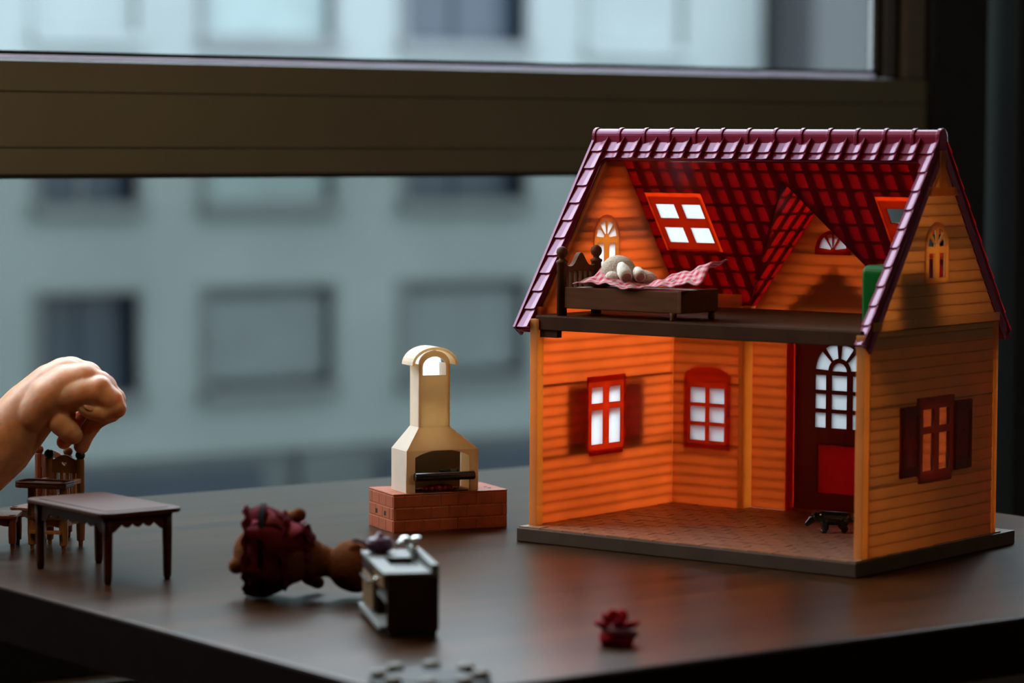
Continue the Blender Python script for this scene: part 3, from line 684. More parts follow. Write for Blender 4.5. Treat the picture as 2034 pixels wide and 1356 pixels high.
for i in range(21):
    t = i / 20; y = ya + (yb - ya) * t; z = 0.0310 + 0.0100 * math.exp(-((t - .5) / .20) ** 2) + 0.0020 * abs(2 * t - 1) ** 3; hb.append((y, z))
obj('headboard_rail', MB().prism(hb + [(yb, 0.0290), (ya, 0.0290)], bx0 - .0006, bx0 + .0026, toward_x), bedwood, bed)
obj('headboard_rail', MB().box(bx0 - .0006, bx0 + .0026, ya, yb, 0.0060, 0.0105), bedwood, bed)
for i in range(6):
    y = ya + .0020 + i * (yb - ya - .0040) / 5; obj('slat', MB().box(bx0, bx0 + .0020, y - .0014, y + .0014, 0.0100, 0.0320), bedwood, bed)
for xx, yy in ((bx1 - .0075, by0 + .0030), (bx1 - .0040, by1 - .0030)): obj('leg', MB().lathe([(.0016, 0), (.0022, .0010), (.0020, .0030), (.0025, .0052)], 10), bedwood, bed, T(xx, yy, 0), smooth=True)
obj('mattress', MB().box(bx0 + .0045, bx1 - .0036, by0 + .0042, by1 - .0042, 0.0080, 0.0185), white_cloth, bed, bevel=0.0015)
# blanket: gathered cloth thrown across the bed
NXB, NYB = 64, 30
def blanket_z(u, v):
    w = min(1, max(0, (v - .05) / .6)); w = w * w * (3 - 2 * w)
    z = 0.0202 + 0.0115 * math.exp(-((u - .16) / .17) ** 2) * (.25 + .75 * w) + 0.0150 * max(0, (u - .50) / .50) ** .9 * (.30 + .70 * w) + .0025 * w
    z += 0.0010 * math.sin(u * 26 + 4 * v) * math.sin(v * 7 + u * 5) + 0.0005 * math.sin(u * 55 + v * 17)
    z -= 0.0060 * math.exp(-(u / .06) ** 2) * w
    return max(z, 0.0196)
bl = MB()
for j in range(NYB + 1):
    for i in range(NXB + 1):
        u, v = i / NXB, j / NYB
        x = 0.0355 + 0.0955 * u + 0.0012 * math.sin(v * 9) * u; y = 0.0128 + 0.0375 * v + 0.0020 * math.sin(u * 11) * (1 - v) + .0035 * u * (1 - v)
        bl.v.append((x, y, blanket_z(u, v)))
for j in range(NYB):
    for i in range(NXB): k = j * (NXB + 1) + i; bl.f.append((k, k + 1, k + NXB + 2, k + NXB + 1))
bme = bl.mesh('blanket'); uvl = bme.uv_layers.new(name='UVMap')
for lp in bme.loops: uvl.data[lp.index].uv = ((lp.vertex_index % (NXB + 1)) / NXB, (lp.vertex_index // (NXB + 1)) / NYB)
bo = obj('blanket', bme, gingham_m, None, T(*H(0, 0, LF)) @ RZ(HA), smooth=True)
tag(bo, 'pink and white gingham blanket with berries crumpled over the toy bed', 'blanket')
so = bo.modifiers.new('thick', 'SOLIDIFY'); so.thickness = 0.0007; so.offset = 0
# pillow and sleeping plush rabbit
def puff(sx, sy, sz, n=16):
    m = MB(); vs = []
    for j in range(n + 1):
        for i in range(n + 1):
            u, v = 2 * i / n - 1, 2 * j / n - 1
            h = (1 - abs(u) ** 2.6) ** .5 * (1 - abs(v) ** 2.6) ** .5; vs.append((u * sx * (1 - .08 * v * v), v * sy * (1 - .08 * u * u), sz * h))
    k = (n + 1) ** 2; m.v = vs + [(x, y, -z) for x, y, z in vs]
    for j in range(n):
        for i in range(n):
            a = j * (n + 1) + i; m.f.append((a, a + 1, a + n + 2, a + n + 1)); m.f.append((k + a, k + a + n + 1, k + a + n + 2, k + a + 1))
    return m
pl = obj('pillow', puff(.0085, .0130, .0036), plush_dark, None, T(*H(0.0400, 0.0370, LF + 0.0222)) @ RZ(HA), smooth=True)
tag(pl, 'small brown pillow at the head of the toy bed', 'pillow')
rab = thing('plush_rabbit', 'beige plush rabbit asleep on the attic bed with drooping cream ears', 'plush toy', H(0.0560, 0.0350, LF + 0.0300), HA)
bodym = MB().ball((0, 0, 0), .0110, 20, 14, (1.08, .95, .92)).ball((.015, .003, -.0048), .0085, 16, 10, (1.5, 1, .7))
ro = obj('body', bodym, plush, rab, smooth=True); rm = ro.modifiers.new('r', 'REMESH'); rm.mode = 'VOXEL'; rm.voxel_size = 0.0007; rm.use_smooth_shade = True
sm = ro.modifiers.new('s', 'SMOOTH'); sm.iterations = 6; baked(ro)
for i, (p0, p1, r) in enumerate((((.0060, -.0055, .0040), (.0158, -.0125, -.0042), .0046), ((.0140, .0010, .0010), (.0228, -.0070, -.0036), .0040))):
    d = Vector(p1) - Vector(p0); e = [Vector(p0) + d * t for t in (0, .25, .5, .75, 1)]
    ear = obj('ear', MB().tube([(*e[0], r * .55), (*e[1], r * .85), (*e[2], r), (*e[3], r * .97), (*(e[4] - d * .06), r * .85)], 16), plush_cream, rab, smooth=True)
    z = d.normalized(); xx = z.cross(Vector((0, 0, 1))).normalized(); yy = z.cross(xx)
    obj('ear_lining', MB().lathe([(.0002, .0012), (r * .62, .0010), (r * .72, .0004), (r * .72, -.0004)], 16), plush_dark, ear, axes(e[4] - d * .06, xx, yy, z), smooth=True)
obj('muzzle', MB().ball((.0020, -.0095, -.0030), .0040, 12, 8, (1.2, .8, .8)), plush_cream, rab, smooth=True)
# green chest
gc = thing('toy_cupboard', 'bright green rounded toy cupboard at the right end of the dollhouse attic', 'cupboard', H(0.2400, 0.0720, LF), HA)
def rbox(x0, x1, y0, y1, z0, z1, r, ax='x', n=5):
    """rounded slab: rounded outline across the other two axes"""
    pts = []
    for cx_, cy_, a in ((y1 - r, z1 - r, 0), (y0 + r, z1 - r, PI / 2), (y0 + r, z0 + r, PI), (y1 - r, z0 + r, 1.5 * PI)):
        pts += [(cx_ + r * math.cos(a + PI / 2 * i / n), cy_ + r * math.sin(a + PI / 2 * i / n)) for i in range(n + 1)]
    return MB().prism(pts, x0, x1, toward_x if ax == 'x' else toward_y)
obj('body', rbox(-.0088, .0100, -.0230, .0220, 0, .0385, .0055), green_m, gc, bevel=0.0022)
obj('door', rbox(-.0098, -.0086, -.0195, -.0008, .0050, .0335, .002), green_m, gc, bevel=0.0005)
obj('door', rbox(-.0098, -.0086, .0002, .0188, .0050, .0335, .002), green_m, gc, bevel=0.0005)
# little black dog on the ground floor
dogc = Vector((0.1470, -0.1440, DESK + B0 + 0.0002))
dg_ = bpy.data.objects.new('toy_dog', None)
DZ = 1.22
def skin_body(chains, voxel, smooth_it, name, m, parent=None, mtx=None):
    mb = MB()
    for ch in chains:
        mb.tube(ch, 28)
        mb.ball(ch[0][:3], ch[0][3], 24, 16); mb.ball(ch[-1][:3], ch[-1][3], 24, 16)
        for p in ch[1:-1]: mb.ball(p[:3], p[3] * .998, 28, 18)
    o = obj(name, mb, m, parent, mtx, smooth=True)
    r = o.modifiers.new('r', 'REMESH'); r.mode = 'VOXEL'; r.voxel_size = voxel; r.use_smooth_shade = True
    s = o.modifiers.new('s', 'SMOOTH'); s.iterations = smooth_it; s.factor = 0.5
    return baked(o)
dog = thing('toy_dog', 'small glossy black toy dog with lowered head on the dollhouse ground floor', 'toy dog', dogc, math.radians(-34))
mm = .001
dch = [[(-5 * mm, 0, 10.5 * mm, 4.2 * mm), (0, 0, 10.0 * mm, 4.6 * mm), (6 * mm, 0, 9.8 * mm, 4.5 * mm), (10 * mm, 0, 9.8 * mm, 4.0 * mm)],
       [(-5 * mm, 0, 10.5 * mm, 3.2 * mm), (-9 * mm, 0, 11.2 * mm, 2.9 * mm), (-12 * mm, 0, 9.6 * mm, 2.8 * mm), (-15.2 * mm, 0, 6.4 * mm, 1.9 * mm)],
       [(11 * mm, 0, 9.6 * mm, 2.2 * mm), (15 * mm, 0, 8.6 * mm, 1.6 * mm), (19 * mm, 0, 6.6 * mm, 1.2 * mm)]]
for sy in (-1, 1):
    dch.append([(-4 * mm, sy * 2 * mm, 7.5 * mm, 2.9 * mm), (-3.6 * mm, sy * 2.3 * mm, 4 * mm, 2.3 * mm), (-4.0 * mm, sy * 2.4 * mm, 1.5 * mm, 1.4 * mm), (-5.2 * mm, sy * 2.4 * mm, 1.2 * mm, 1.1 * mm)])
    dch.append([(8.5 * mm, sy * 2 * mm, 8 * mm, 3.4 * mm), (7.6 * mm, sy * 2.3 * mm, 4.8 * mm, 2.5 * mm), (9.6 * mm, sy * 2.4 * mm, 3 * mm, 1.8 * mm), (8.6 * mm, sy * 2.4 * mm, 1.3 * mm, 1.2 * mm)])
skin_body(dch, .00045, 4, 'body', black_m, dog)
for sy in (-1, 1): obj('ear', MB().tube([(-10.5 * mm, sy * 2.2 * mm, 12.6 * mm, 1.5 * mm), (-11 * mm, sy * 3.2 * mm, 11 * mm, 1.3 * mm), (-11 * mm, sy * 3.3 * mm, 9 * mm, .8 * mm)], 8), black_m, dog, smooth=True)

# ------------------------------------------------------------------ the toy barbecue fireplace
bq = thing('toy_fireplace', 'toy garden fireplace with ivory chimney on an orange brick plinth', 'fireplace', (-0.0450, 0.0778, DESK), math.radians(-13.0))
W_, D_, Hh = 0.0838, 0.0468, 0.0262
core = obj('plinth', MB().box(.0005, W_ - .0005, .0005, D_ - .0005, 0, Hh - .0006), mortar_m, bq)
obj('plinth_top', MB().box(.0001, W_ - .0001, .0001, D_ - .0001, Hh - .0012, Hh), brick_m, core, bevel=0.0005)
rh = (Hh - .0013) / 3; bwid = .0130
def brick(x0, x1, y0, y1, z0, z1): obj('brick', MB().box(x0, x1, y0, y1, z0, z1), brick_m, core, bevel=0.0003)
for r in range(3):
    z0, z1 = r * rh + .0005, (r + 1) * rh - .0003
    x = 0.0 - (bwid * .5 if r == 1 else 0) + .0083 * (1 if r != 1 else 1) - bwid
    while x < W_:
        a, b = max(x, 0) + .00045, min(x + bwid, W_) - .00045
        if b - a > .001:
            brick(a, b, 0, .0010, z0, z1); brick(a, b, D_ - .0010, D_, z0, z1)
        x += bwid
    y = -(.0065 if r == 1 else 0) + .0010
    while y < D_ - .001:
        a, b = max(y, .0010) + .0002, min(y + .0129, D_ - .001) - .0002
        if b - a > .001: brick(0, .0010, a, b, z0, z1); brick(W_ - .0010, W_, a, b, z0, z1)
        y += .0129
for y in (.0135, .0295): obj('peg_hole', MB().box(-.0002, .0003, y, y + .0034, rh * 1.25, rh * 1.25 + .0030), hole_m, core)
for x, y in ((.0750, .0184), (.0753, .0119)): obj('peg_hole', MB().lathe([(.0013, Hh - .001), (.0013, Hh + .0001)], 12, T(x, y, 0)), hole_m, core)
hx0, hx1, hy0, hy1 = .0104, .0626, .0020, .0300
cx0, cx1, cy0_, cy1_ = .0209, .0434, .0062, .0225
z0, z1, z2, z3 = Hh, .0545, .0700, .1165
hd = MB()
ox0, ox1, oz, orise = .0166, .0566, .0500, .0048
opn = [(ox1 - (ox1 - ox0) * i / 12, oz + orise * math.sin(PI * i / 12) ** .8 if 0 < i < 12 else oz) for i in range(13)]
front = [(hx0, z0), (ox0, z0)] + list(reversed(opn)) + [(ox1, z0), (hx1, z0), (hx1, z1), (hx0, z1)]
ccx = (cx0 + cx1) / 2; cr_ = .0086
win_ = [(ccx + cr_, .1050), (ccx + cr_, .1105)] + [(ccx + cr_ * math.cos(PI * i / 12), .1105 + .0072 * math.sin(PI * i / 12)) for i in range(1, 12)] + [(ccx - cr_, .1105), (ccx - cr_, .1050)]
capp = lambda r: [(ccx + r * math.cos(PI * i / 16), .1128 + r * .86 * math.sin(PI * i / 16)) for i in range(17)]
ft_ = .0014
hood_parts = []
HP = axes((0, 0, 0), (1, 0, 0), (0, 0, 1), (0, -1, 0))
def hplate(poly, holes, y): return plate(poly, holes, ft_), T(0, y, 0) @ HP
def merged(name, items, m, parent, **k):
    bm = bmesh.new()
    for me, mt in items:
        b2_ = bmesh.new(); b2_.from_mesh(me); bmesh.ops.transform(b2_, matrix=mt, verts=b2_.verts); tmp = bpy.data.meshes.new('tmp'); b2_.to_mesh(tmp); b2_.free(); bm.from_mesh(tmp); bpy.data.meshes.remove(tmp)
    me = bpy.data.meshes.new(name); bm.to_mesh(me); bm.free(); me.materials.clear(); return obj(name, me, m, parent, **k)
ctop = [(cx1, .1105), (cx1, .1125)] + [(ccx + .0112 * math.cos(PI * i / 12), .1125 + .0092 * math.sin(PI * i / 12)) for i in range(1, 12)] + [(cx0, .1125), (cx0, .1105)]
def shell(pts):        # quad slab of thickness ft_ pushed inwards
    a = [Vector(p) for p in pts]; n = (a[1] - a[0]).cross(a[3] - a[0]).normalized() * ft_; m = MB(); m.hexa([tuple(p) for p in a] + [tuple(p - n) for p in a]); return m
fire = obj('fire_hood', plate(front, [], ft_), hood_m, bq, T(0, hy0 + ft_, 0) @ HP)
inv = fire.matrix_basis.inverted()
obj('hood_side', shell([(hx0, hy1, z0), (hx0, hy0, z0), (hx0, hy0, z1), (hx0, hy1, z1)]), hood_m, bq)
obj('hood_side', shell([(hx1, hy0, z0), (hx1, hy1, z0), (hx1, hy1, z1), (hx1, hy0, z1)]), hood_m, bq)
tp = MB()
for q in ([(hx0, hy0, z1), (hx1, hy0, z1), (cx1, cy0_, z2), (cx0, cy0_, z2)], [(hx0, hy1, z1), (hx0, hy0, z1), (cx0, cy0_, z2), (cx0, cy1_, z2)], [(hx1, hy0, z1), (hx1, hy1, z1), (cx1, cy1_, z2), (cx1, cy0_, z2)], [(hx1, hy1, z1), (hx0, hy1, z1), (cx0, cy1_, z2), (cx1, cy1_, z2)]):
    s_ = shell(q); tp.add(s_.v, s_.f)
obj('hood_taper', tp, hood_m, bq)
obj('hood_back', MB().box(hx0 + .002, hx1 - .002, hy1 - .0012, hy1, z0, z1), hearth_shade_m, bq)
obj('chimney_front', plate([(cx0, z2), (cx1, z2)] + ctop, [win_], ft_), hood_m, bq, T(0, cy0_ + ft_, 0) @ HP)
obj('chimney_side', MB().box(cx0, cx0 + ft_, cy0_, cy1_, z2, .1125), hood_m, bq)
obj('chimney_side', MB().box(cx1 - ft_, cx1, cy0_, cy1_, z2, .1125), hood_m, bq)
obj('chimney_back', plate([(cx0, .0980), (cx1, .0980)] + ctop, [], .0008), daylight_white, bq, T(0, cy1_, 0) @ HP)
cpo = [(ccx + .0168 * math.cos(PI * i / 16), .1118 + .0124 * math.sin(PI * i / 16)) for i in range(17)]
cpi = [(ccx + .0148 * math.cos(PI * i / 16), .1118 + .0104 * math.sin(PI * i / 16)) for i in range(16, -1, -1)]
obj('chimney_cap', MB().prism(cpo + cpi, cy0_ - .0016, cy1_ + .0016, toward_y), hood_m, bq, smooth=False, bevel=0.0003)
gr = obj('grill', MB().box(ox0 - .0008, ox1 + .0008, hy0 - .0042, hy0 + .016, Hh + .0088, Hh + .0106), black_soft, bq, bevel=0.0004)
obj('grill_bar', MB().tube([(ox0 - .0018, hy0 - .0034, Hh + .0110, .0029), (ox1 + .0018, hy0 - .0034, Hh + .0110, .0029)], 12), black_m, gr, smooth=False, bevel=0.0005)
for i in range(9): x = ox0 + .003 + i * .0042; obj('grill_bar', MB().tube([(x, hy0 - .003, Hh + .0110, .0007), (x, hy0 + .015, Hh + .0110, .0007)], 6), black_soft, gr)
obj('skillet', MB().lathe([(.0062, 0), (.0074, .0026), (.0068, .0026), (.0058, .0008)], 18, T(.0440, .0080, Hh + .0114)), black_m, gr)
for i, (x, y, r) in enumerate(((.0300, .0068, .0026), (.0345, .0058, .0030), (.0392, .0060, .0029), (.0432, .0062, .0026), (.0265, .0080, .0022), (.0370, .0095, .0026), (.0320, .0100, .0024))):
    obj('coal', MB().ball((x, y, Hh + r * .8), r, 10, 7, (1.1, 1, .85)), coal_m, bq, smooth=True)
obj('ash_pan', MB().box(ox0 + .0005, ox1 - .0005, hy0 + .0015, hy0 + .016, Hh, Hh + .0006), black_soft, bq)

# ------------------------------------------------------------------ toy table and chairs
tb = thing('toy_table', 'red-brown toy dining table with scalloped apron on the desk', 'table', (-0.2925, 0.0275, DESK), math.radians(1.5))
def round_rect(hx, hy, r, n=6):
    pts = []
    for cx_, cy_, a in ((hx - r, hy - r, 0), (-hx + r, hy - r, PI / 2), (-hx + r, -hy + r, PI), (hx - r, -hy + r, 1.5 * PI)):
        pts += [(cx_ + r * math.cos(a + PI / 2 * i / n), cy_ + r * math.sin(a + PI / 2 * i / n)) for i in range(n + 1)]
    return pts
obj('table_top', MB().prism(round_rect(.0282, .0485, .0075), .0405, .0434), redwood, tb, bevel=0.0008)
obj('inlay', MB().prism(round_rect(.0225, .0425, .0060), .0434, .0437), redwood, tb)
for sx in (-1, 1):
    for sy in (-1, 1): obj('leg', MB().lathe([(.0018, 0), (.0024, .0018), (.0026, .0060), (.0030, .0300), (.0032, .0405)], 12), redwood, tb, T(sx * .0205, sy * .0405, 0), smooth=True)
def apron(L, n):
    top = [(-L, .0405), (L, .0405)]; low = []
    N = n * 8
    for i in range(N + 1):
        t = i / N; x = L - 2 * L * t; edge = max(0, (abs(x) / L - .72) / .28)
        low.append((x, .0352 - .0024 * abs(math.sin(n * PI * t)) - .0052 * edge ** 1.4))
    return top + low
for sx in (-1, 1): obj('apron', MB().prism(apron(.0385, 7), sx * .0205 - .0009, sx * .0205 + .0009, toward_x), redwood, tb)
for sy in (-1, 1): obj('apron', MB().prism(apron(.0185, 5), sy * .0405 - .0009, sy * .0405 + .0009, toward_y), redwood, tb)

def chair(name, label, cat, loc, rz, m, w, d, seat, top, knobs=None, tray=False, group=None, back=True):
    """chair facing its own -y"""
    c = thing(name, label, cat, loc, rz, group)
    for sx in (-1, 1):
        obj('leg', MB().lathe([(.0014, 0), (.0016, .0035), (.0024, .0040), (.0027, .0090), (.0025, top if tray else seat)], 10) if not tray else MB().lathe([(.0013, 0), (.0015, .0030), (.0026, .0036), (.0030, .0120), (.0026, .0420)], 10), m, c, T(sx * w, -d, 0), smooth=False)
        bp_ = obj('back_post' if back else 'leg', MB().lathe([(.0014, 0), (.0016, .0030), (.0026, .0036), (.0029, .0120), (.0027, top - .003), (.0018, top - .002)], 10), m, c, T(sx * w, d, 0))
        if back: obj('finial', MB().ball((0, 0, top), .0033, 12, 8), knobs or m, bp_, smooth=True)
    obj('seat', MB().prism(round_rect(w + .0030, d + .0030, .0025), seat - .0022, seat), m, c, bevel=0.0005)
    for sy in (-1, 1):
        ap = [(-w, seat - .002), (w, seat - .002)] + [(w - 2 * w * i / 20, seat - .0062 - .0009 * abs(math.sin(3 * PI * i / 20)) - .003 * max(0, abs(1 - i / 10) - .7)) for i in range(21)]
        obj('apron', MB().prism(ap, sy * d - .0007, sy * d + .0007, toward_y), m, c)
    for sx in (-1, 1): obj('apron', MB().box(sx * w - .0007, sx * w + .0007, -d, d, seat - .0066, seat - .002), m, c)
    if not back: return c
    z_b, z_t = seat + .0150, top - .0120
    rail = [(-w, z_t), (w, z_t)] + [(w - 2 * w * i / 16, top - .0062 + .0060 * math.sin(PI * i / 16) ** 1.3 + .0014 * abs(math.cos(PI * i / 16)) ** 6) for i in range(17)]
    heart = [(.0022 * math.sin(t) ** 3, z_t + .0062 + .0016 * (.8 * math.cos(t) - .33 * math.cos(2 * t) - .12 * math.cos(3 * t))) for t in [2 * PI * i / 14 for i in range(14)]]
    obj('top_rail', plate(rail, [heart], .0020), m, c, axes((0, d + .001, 0), (1, 0, 0), (0, 0, 1), (0, -1, 0)))
    obj('back_rail', MB().box(-w, w, d - .001, d + .001, seat + .004, seat + .007), m, c)
    for i in range(4): x = -w * .6 + i * w * .4; obj('slat', MB().box(x - .0012, x + .0012, d - .0007, d + .0007, seat + .006, z_t + .001), m, c)
    if tray:
        for sx in (-1, 1): obj('armrest', MB().box(sx * w - .0016, sx * w + .0016, -d - .002, d, .0410, .0440), m, c, bevel=0.0004)
        tr_ = obj('tray', MB().prism(round_rect(w + .0065, .0105, .0050), .0412, .0440), tray, c, T(0, -d - .0040, 0), bevel=0.0006)
        obj('tray_rim', plate(round_rect(w + .0065, .0105, .0050), [round_rect(w + .0048, .0088, .0040)], .0012), tray, tr_, T(0, 0, .0440))
        obj('footrest', MB().box(-w, w, -d - .0050, -d + .0012, .0110, .0128), m, c)
    return c
chair('toy_high_chair', 'tan toy high chair with tray and black knobs, under the pinching fingers', 'high chair', (-0.2622, 0.1445, DESK), math.radians(-53), tanwood, .0110, .0130, .0220, .0590, knob_m, redwood)
chair('toy_chair', 'orange-brown toy chair mostly hidden behind the black-knobbed high chair', 'chair', (-0.2483, 0.1914, DESK), math.radians(-65), orangewood, .0120, .0130, .0215, .0570)
chair('toy_stool', 'brown backless toy stool with scalloped apron below the forearm', 'stool', (-0.2925, 0.1690, DESK), math.radians(-35), orangewood, .0118, .0118, .0220, .0220, None, False, None, False)

# ------------------------------------------------------------------ toy kitchen counter
ct = thing('toy_kitchen_counter', 'toy kitchen counter with white top, sink and tap, its dark end facing the camera', 'counter', (-0.2835, -0.2635, DESK), math.radians(-26.0))
CWd, CLn, CH = .0290, .0880, .0338                   # width along x, length along y
obj('end_panel', MB().box(.0010, CWd, 0, .0022, .0030, CH - .0012), counter_side, ct, bevel=0.0005)
obj('end_panel', MB().box(.0010, CWd, CLn - .0022, CLn, .0030, CH - .0012), counter_side, ct, bevel=0.0005)
obj('back_panel', MB().box(CWd - .0020, CWd, .0022, CLn - .0022, .0030, CH - .0012), counter_side, ct)
obj('plinth', MB().box(.0020, CWd - .001, .001, CLn - .001, 0, .0032), black_soft, ct)
obj('base_shelf', MB().box(-.0030, CWd - .002, .0022, CLn - .0022, .0030, .0062), counter_white, ct, bevel=0.0006)
obj('shelf', MB().box(.0016, CWd - .002, .0022, .0420, .0175, .0195), counter_white, ct)
obj('divider', MB().box(.0016, CWd - .002, .0420, .0440, .0062, CH - .0015), counter_side, ct)
ov = obj('oven_door', MB().box(-.0004, .0018, .0450, CLn - .003, .0070, .0250), counter_gold, ct, bevel=0.0005)
obj('handle', MB().tube([(-.0018, .0500, .0225, .0008), (-.0018, .0800, .0225, .0008)], 8), chrome_m, ov)
drw = obj('drawer', MB().box(-.0006, .0018, .0028, .0415, .0250, .0318), counter_gold, ct, bevel=0.0005)
obj('knob', MB().ball((-.0016, .0220, .0284), .0013, 10, 7), chrome_m, drw, smooth=True)
obj('drawer', MB().box(-.0006, .0018, .0450, CLn - .003, .0262, .0318), counter_side, ct, bevel=0.0005)
sink = rect(.0070, .0225, .0300, .0560)
top_ = obj('worktop', plate(rect(-.0010, CWd, -.0004, CLn + .0004), [sink], .0022), counter_white, ct, T(0, 0, CH - .0012))
obj('sink_bowl', MB().box(.0070, .0225, .0300, .0560, CH - .0070, CH - .0062).box(.0066, .0072, .0296, .0564, CH - .007, CH + .0012).box(.0223, .0229, .0296, .0564, CH - .007, CH + .0012).box(.0066, .0229, .0296, .0302, CH - .007, CH + .0012).box(.0066, .0229, .0558, .0564, CH - .007, CH + .0012), steel_m, ct)
obj('drain_slot', MB().box(.0075, .0200, .0180, .0192, CH + .0010, CH + .0012), purple_m, ct)
obj('backsplash', MB().box(CWd - .0042, CWd, -.0002, CLn, CH + .0006, CH + .0052), counter_white, ct, bevel=0.0006)
tap = obj('tap', MB().tube([(.0235, .0520, CH, .0022), (.0235, .0520, CH + .0105, .0020)], 12).tube([(.0235, .0520, CH + .0098, .0014), (.0150, .0470, CH + .0110, .0013), (.0135, .0465, CH + .0095, .0012)], 10), chrome_m, ct, smooth=True)
for dx in (-.0032, .0032): obj('tap_handle', MB().ball((.0215 + dx, .0510, CH + .0122), .0026, 12, 8, (1.2, 1, .55)), chrome_m, tap, smooth=True)
pan = thing('toy_saucepan', 'small purple toy saucepan standing on the white kitchen counter', 'saucepan', (-0.2432, -0.1985, DESK + CH + .0012), math.radians(150))
obj('bowl', MB().lathe([(.0040, 0), (.0068, .0014), (.0078, .0050), (.0080, .0066), (.0074, .0066), (.0064, .0020)], 18), purple_m, pan, smooth=True)
obj('lid', MB().lathe([(.0076, .0066), (.0060, .0082), (.0020, .0092), (.0014, .0110), (.0005, .0112)], 18), purple_m, pan, smooth=True)
obj('handle', MB().tube([(.0074, 0, .0056, .0011), (.0150, 0, .0070, .0009)], 8), purple_m, pan)

# ------------------------------------------------------------------ fallen doll: a brown plush animal in a crimson dress
doll = thing('plush_doll', 'brown plush animal doll in a crimson dress lying on the desk', 'doll', (-0.2500, -0.1130, DESK), math.radians(-36.8))
# own x: along the body towards the head (to the right in the photo)
bd_ = [[(-.0150, 0, .0250, .0160), (.0000, 0, .0240, .0170), (.0120, 0, .0225, .0120), (.0200, 0, .0210, .0095)],
       [(.0385, -.002, .0185, .0150), (.0405, -.003, .0180, .0150)],
       [(.0190, 0, .0210, .0085), (.0300, -.002, .0190, .0080)]]
bd_.append([(.0060, .006, .0380, .0050), (.0020, .002, .0450, .0046), (.0075, -.002, .0478, .0042)])       # arm held up
bd_.append([(.0080, .010, .0150, .0050), (.0120, .014, .0090, .0045), (.0170, .016, .0060, .0040)])      # arm on the desk
for sy in (-1, 1): bd_.append([(-.0180, sy * .006, .0230, .0060), (-.0240, sy * .007, .0200, .0048), (-.0285, sy * .007, .0185, .0046)])
db = skin_body(bd_, .0009, 6, 'body', fur_m, doll)
for a in (-1, 1): obj('ear', MB().ball((.0400, -.001 + a * .0100, .0275), .0045, 12, 8, (1, .6, 1.2)), fur_m, doll, smooth=True)
dmx = MB(); NS, NT = 44, 16
for i in range(NT + 1):
    t = i / NT; x = .0165 - .0385 * t; r = .0100 + .0165 * math.sin(min(1, t * 1.15) * PI / 2) - .0035 * max(0, t - .8) / .2
    for k in range(NS):
        a = 2 * PI * k / NS; f_ = 1 + (.05 + .09 * t) * math.sin(7 * a + 2.2 * t) * t + .035 * math.sin(13 * a) * t
        zz = .0260 + r * f_ * math.sin(a) * (.98 if math.sin(a) > 0 else .93); dmx.v.append((x + .0018 * math.sin(5 * a) * t, r * f_ * .82 * math.cos(a), max(zz, .0008)))
for i in range(NT):
    for k in range(NS): dmx.f.append((i * NS + k, i * NS + (k + 1) % NS, (i + 1) * NS + (k + 1) % NS, (i + 1) * NS + k))
ds = obj('dress', dmx, dress_m, doll, smooth=True); sd = ds.modifiers.new('t', 'SOLIDIFY'); sd.thickness = .0008; sd.offset = 0
def ruffle(x, r0, r1, ph, n=72, amp=.0011, zc=.026):
    m = MB(); k = 0
    for j in range(3):
        r = r0 + (r1 - r0) * j / 2
        for i in range(n): a = 2 * PI * i / n; m.v.append((x + amp * math.sin(15 * a + ph) * (j / 2) - .0015 * j, (r + .4 * amp * math.cos(15 * a)) * .84 * math.cos(a), max(zc + (r + .5 * amp * math.sin(11 * a)) * math.sin(a) * (1 if math.sin(a) > 0 else .93), .0006)))
    for j in range(2):
        for i in range(n): m.f.append((j * n + i, j * n + (i + 1) % n, (j + 1) * n + (i + 1) % n, (j + 1) * n + i))
    return m
for x, r0, r1, mm_ in ((-.0205, .0225, .0268, dress_m), (.0020, .0195, .0240, dress_m), (.0150, .0110, .0160, dress_m)):
    rf = obj('frill', ruffle(x, r0, r1, x * 900), mm_, doll, smooth=True); q = rf.modifiers.new('t', 'SOLIDIFY'); q.thickness = .0006
# crumpled pink collar cloth on the upper side
cl = MB()
for j in range(9):
    for i in range(17):
        u, v = i / 16, j / 8; cl.v.append((-.0200 + .0300 * u + .0015 * math.sin(v * 12), -.0140 + .0230 * v, .0462 + .0060 * math.exp(-((u - .33) / .22) ** 2) + .0020 * math.sin(u * 14 + v * 9) - .0055 * abs(2 * v - 1) ** 2 - .0030 * u))
for j in range(8):
    for i in range(16): k = j * 17 + i; cl.f.append((k, k + 1, k + 18, k + 17))
co = obj('collar', cl, frill_m, doll, smooth=True); q = co.modifiers.new('t', 'SOLIDIFY'); q.thickness = .0007
obj('ribbon', MB().prism([(.82 * .0278 * math.cos(2 * PI * i / 40), max(.0006, .0260 + (.0280 if math.sin(2 * PI * i / 40) > 0 else .0252) * math.sin(2 * PI * i / 40))) for i in range(40)], -.0150, -.0118, toward_x), ribbon_m, doll)

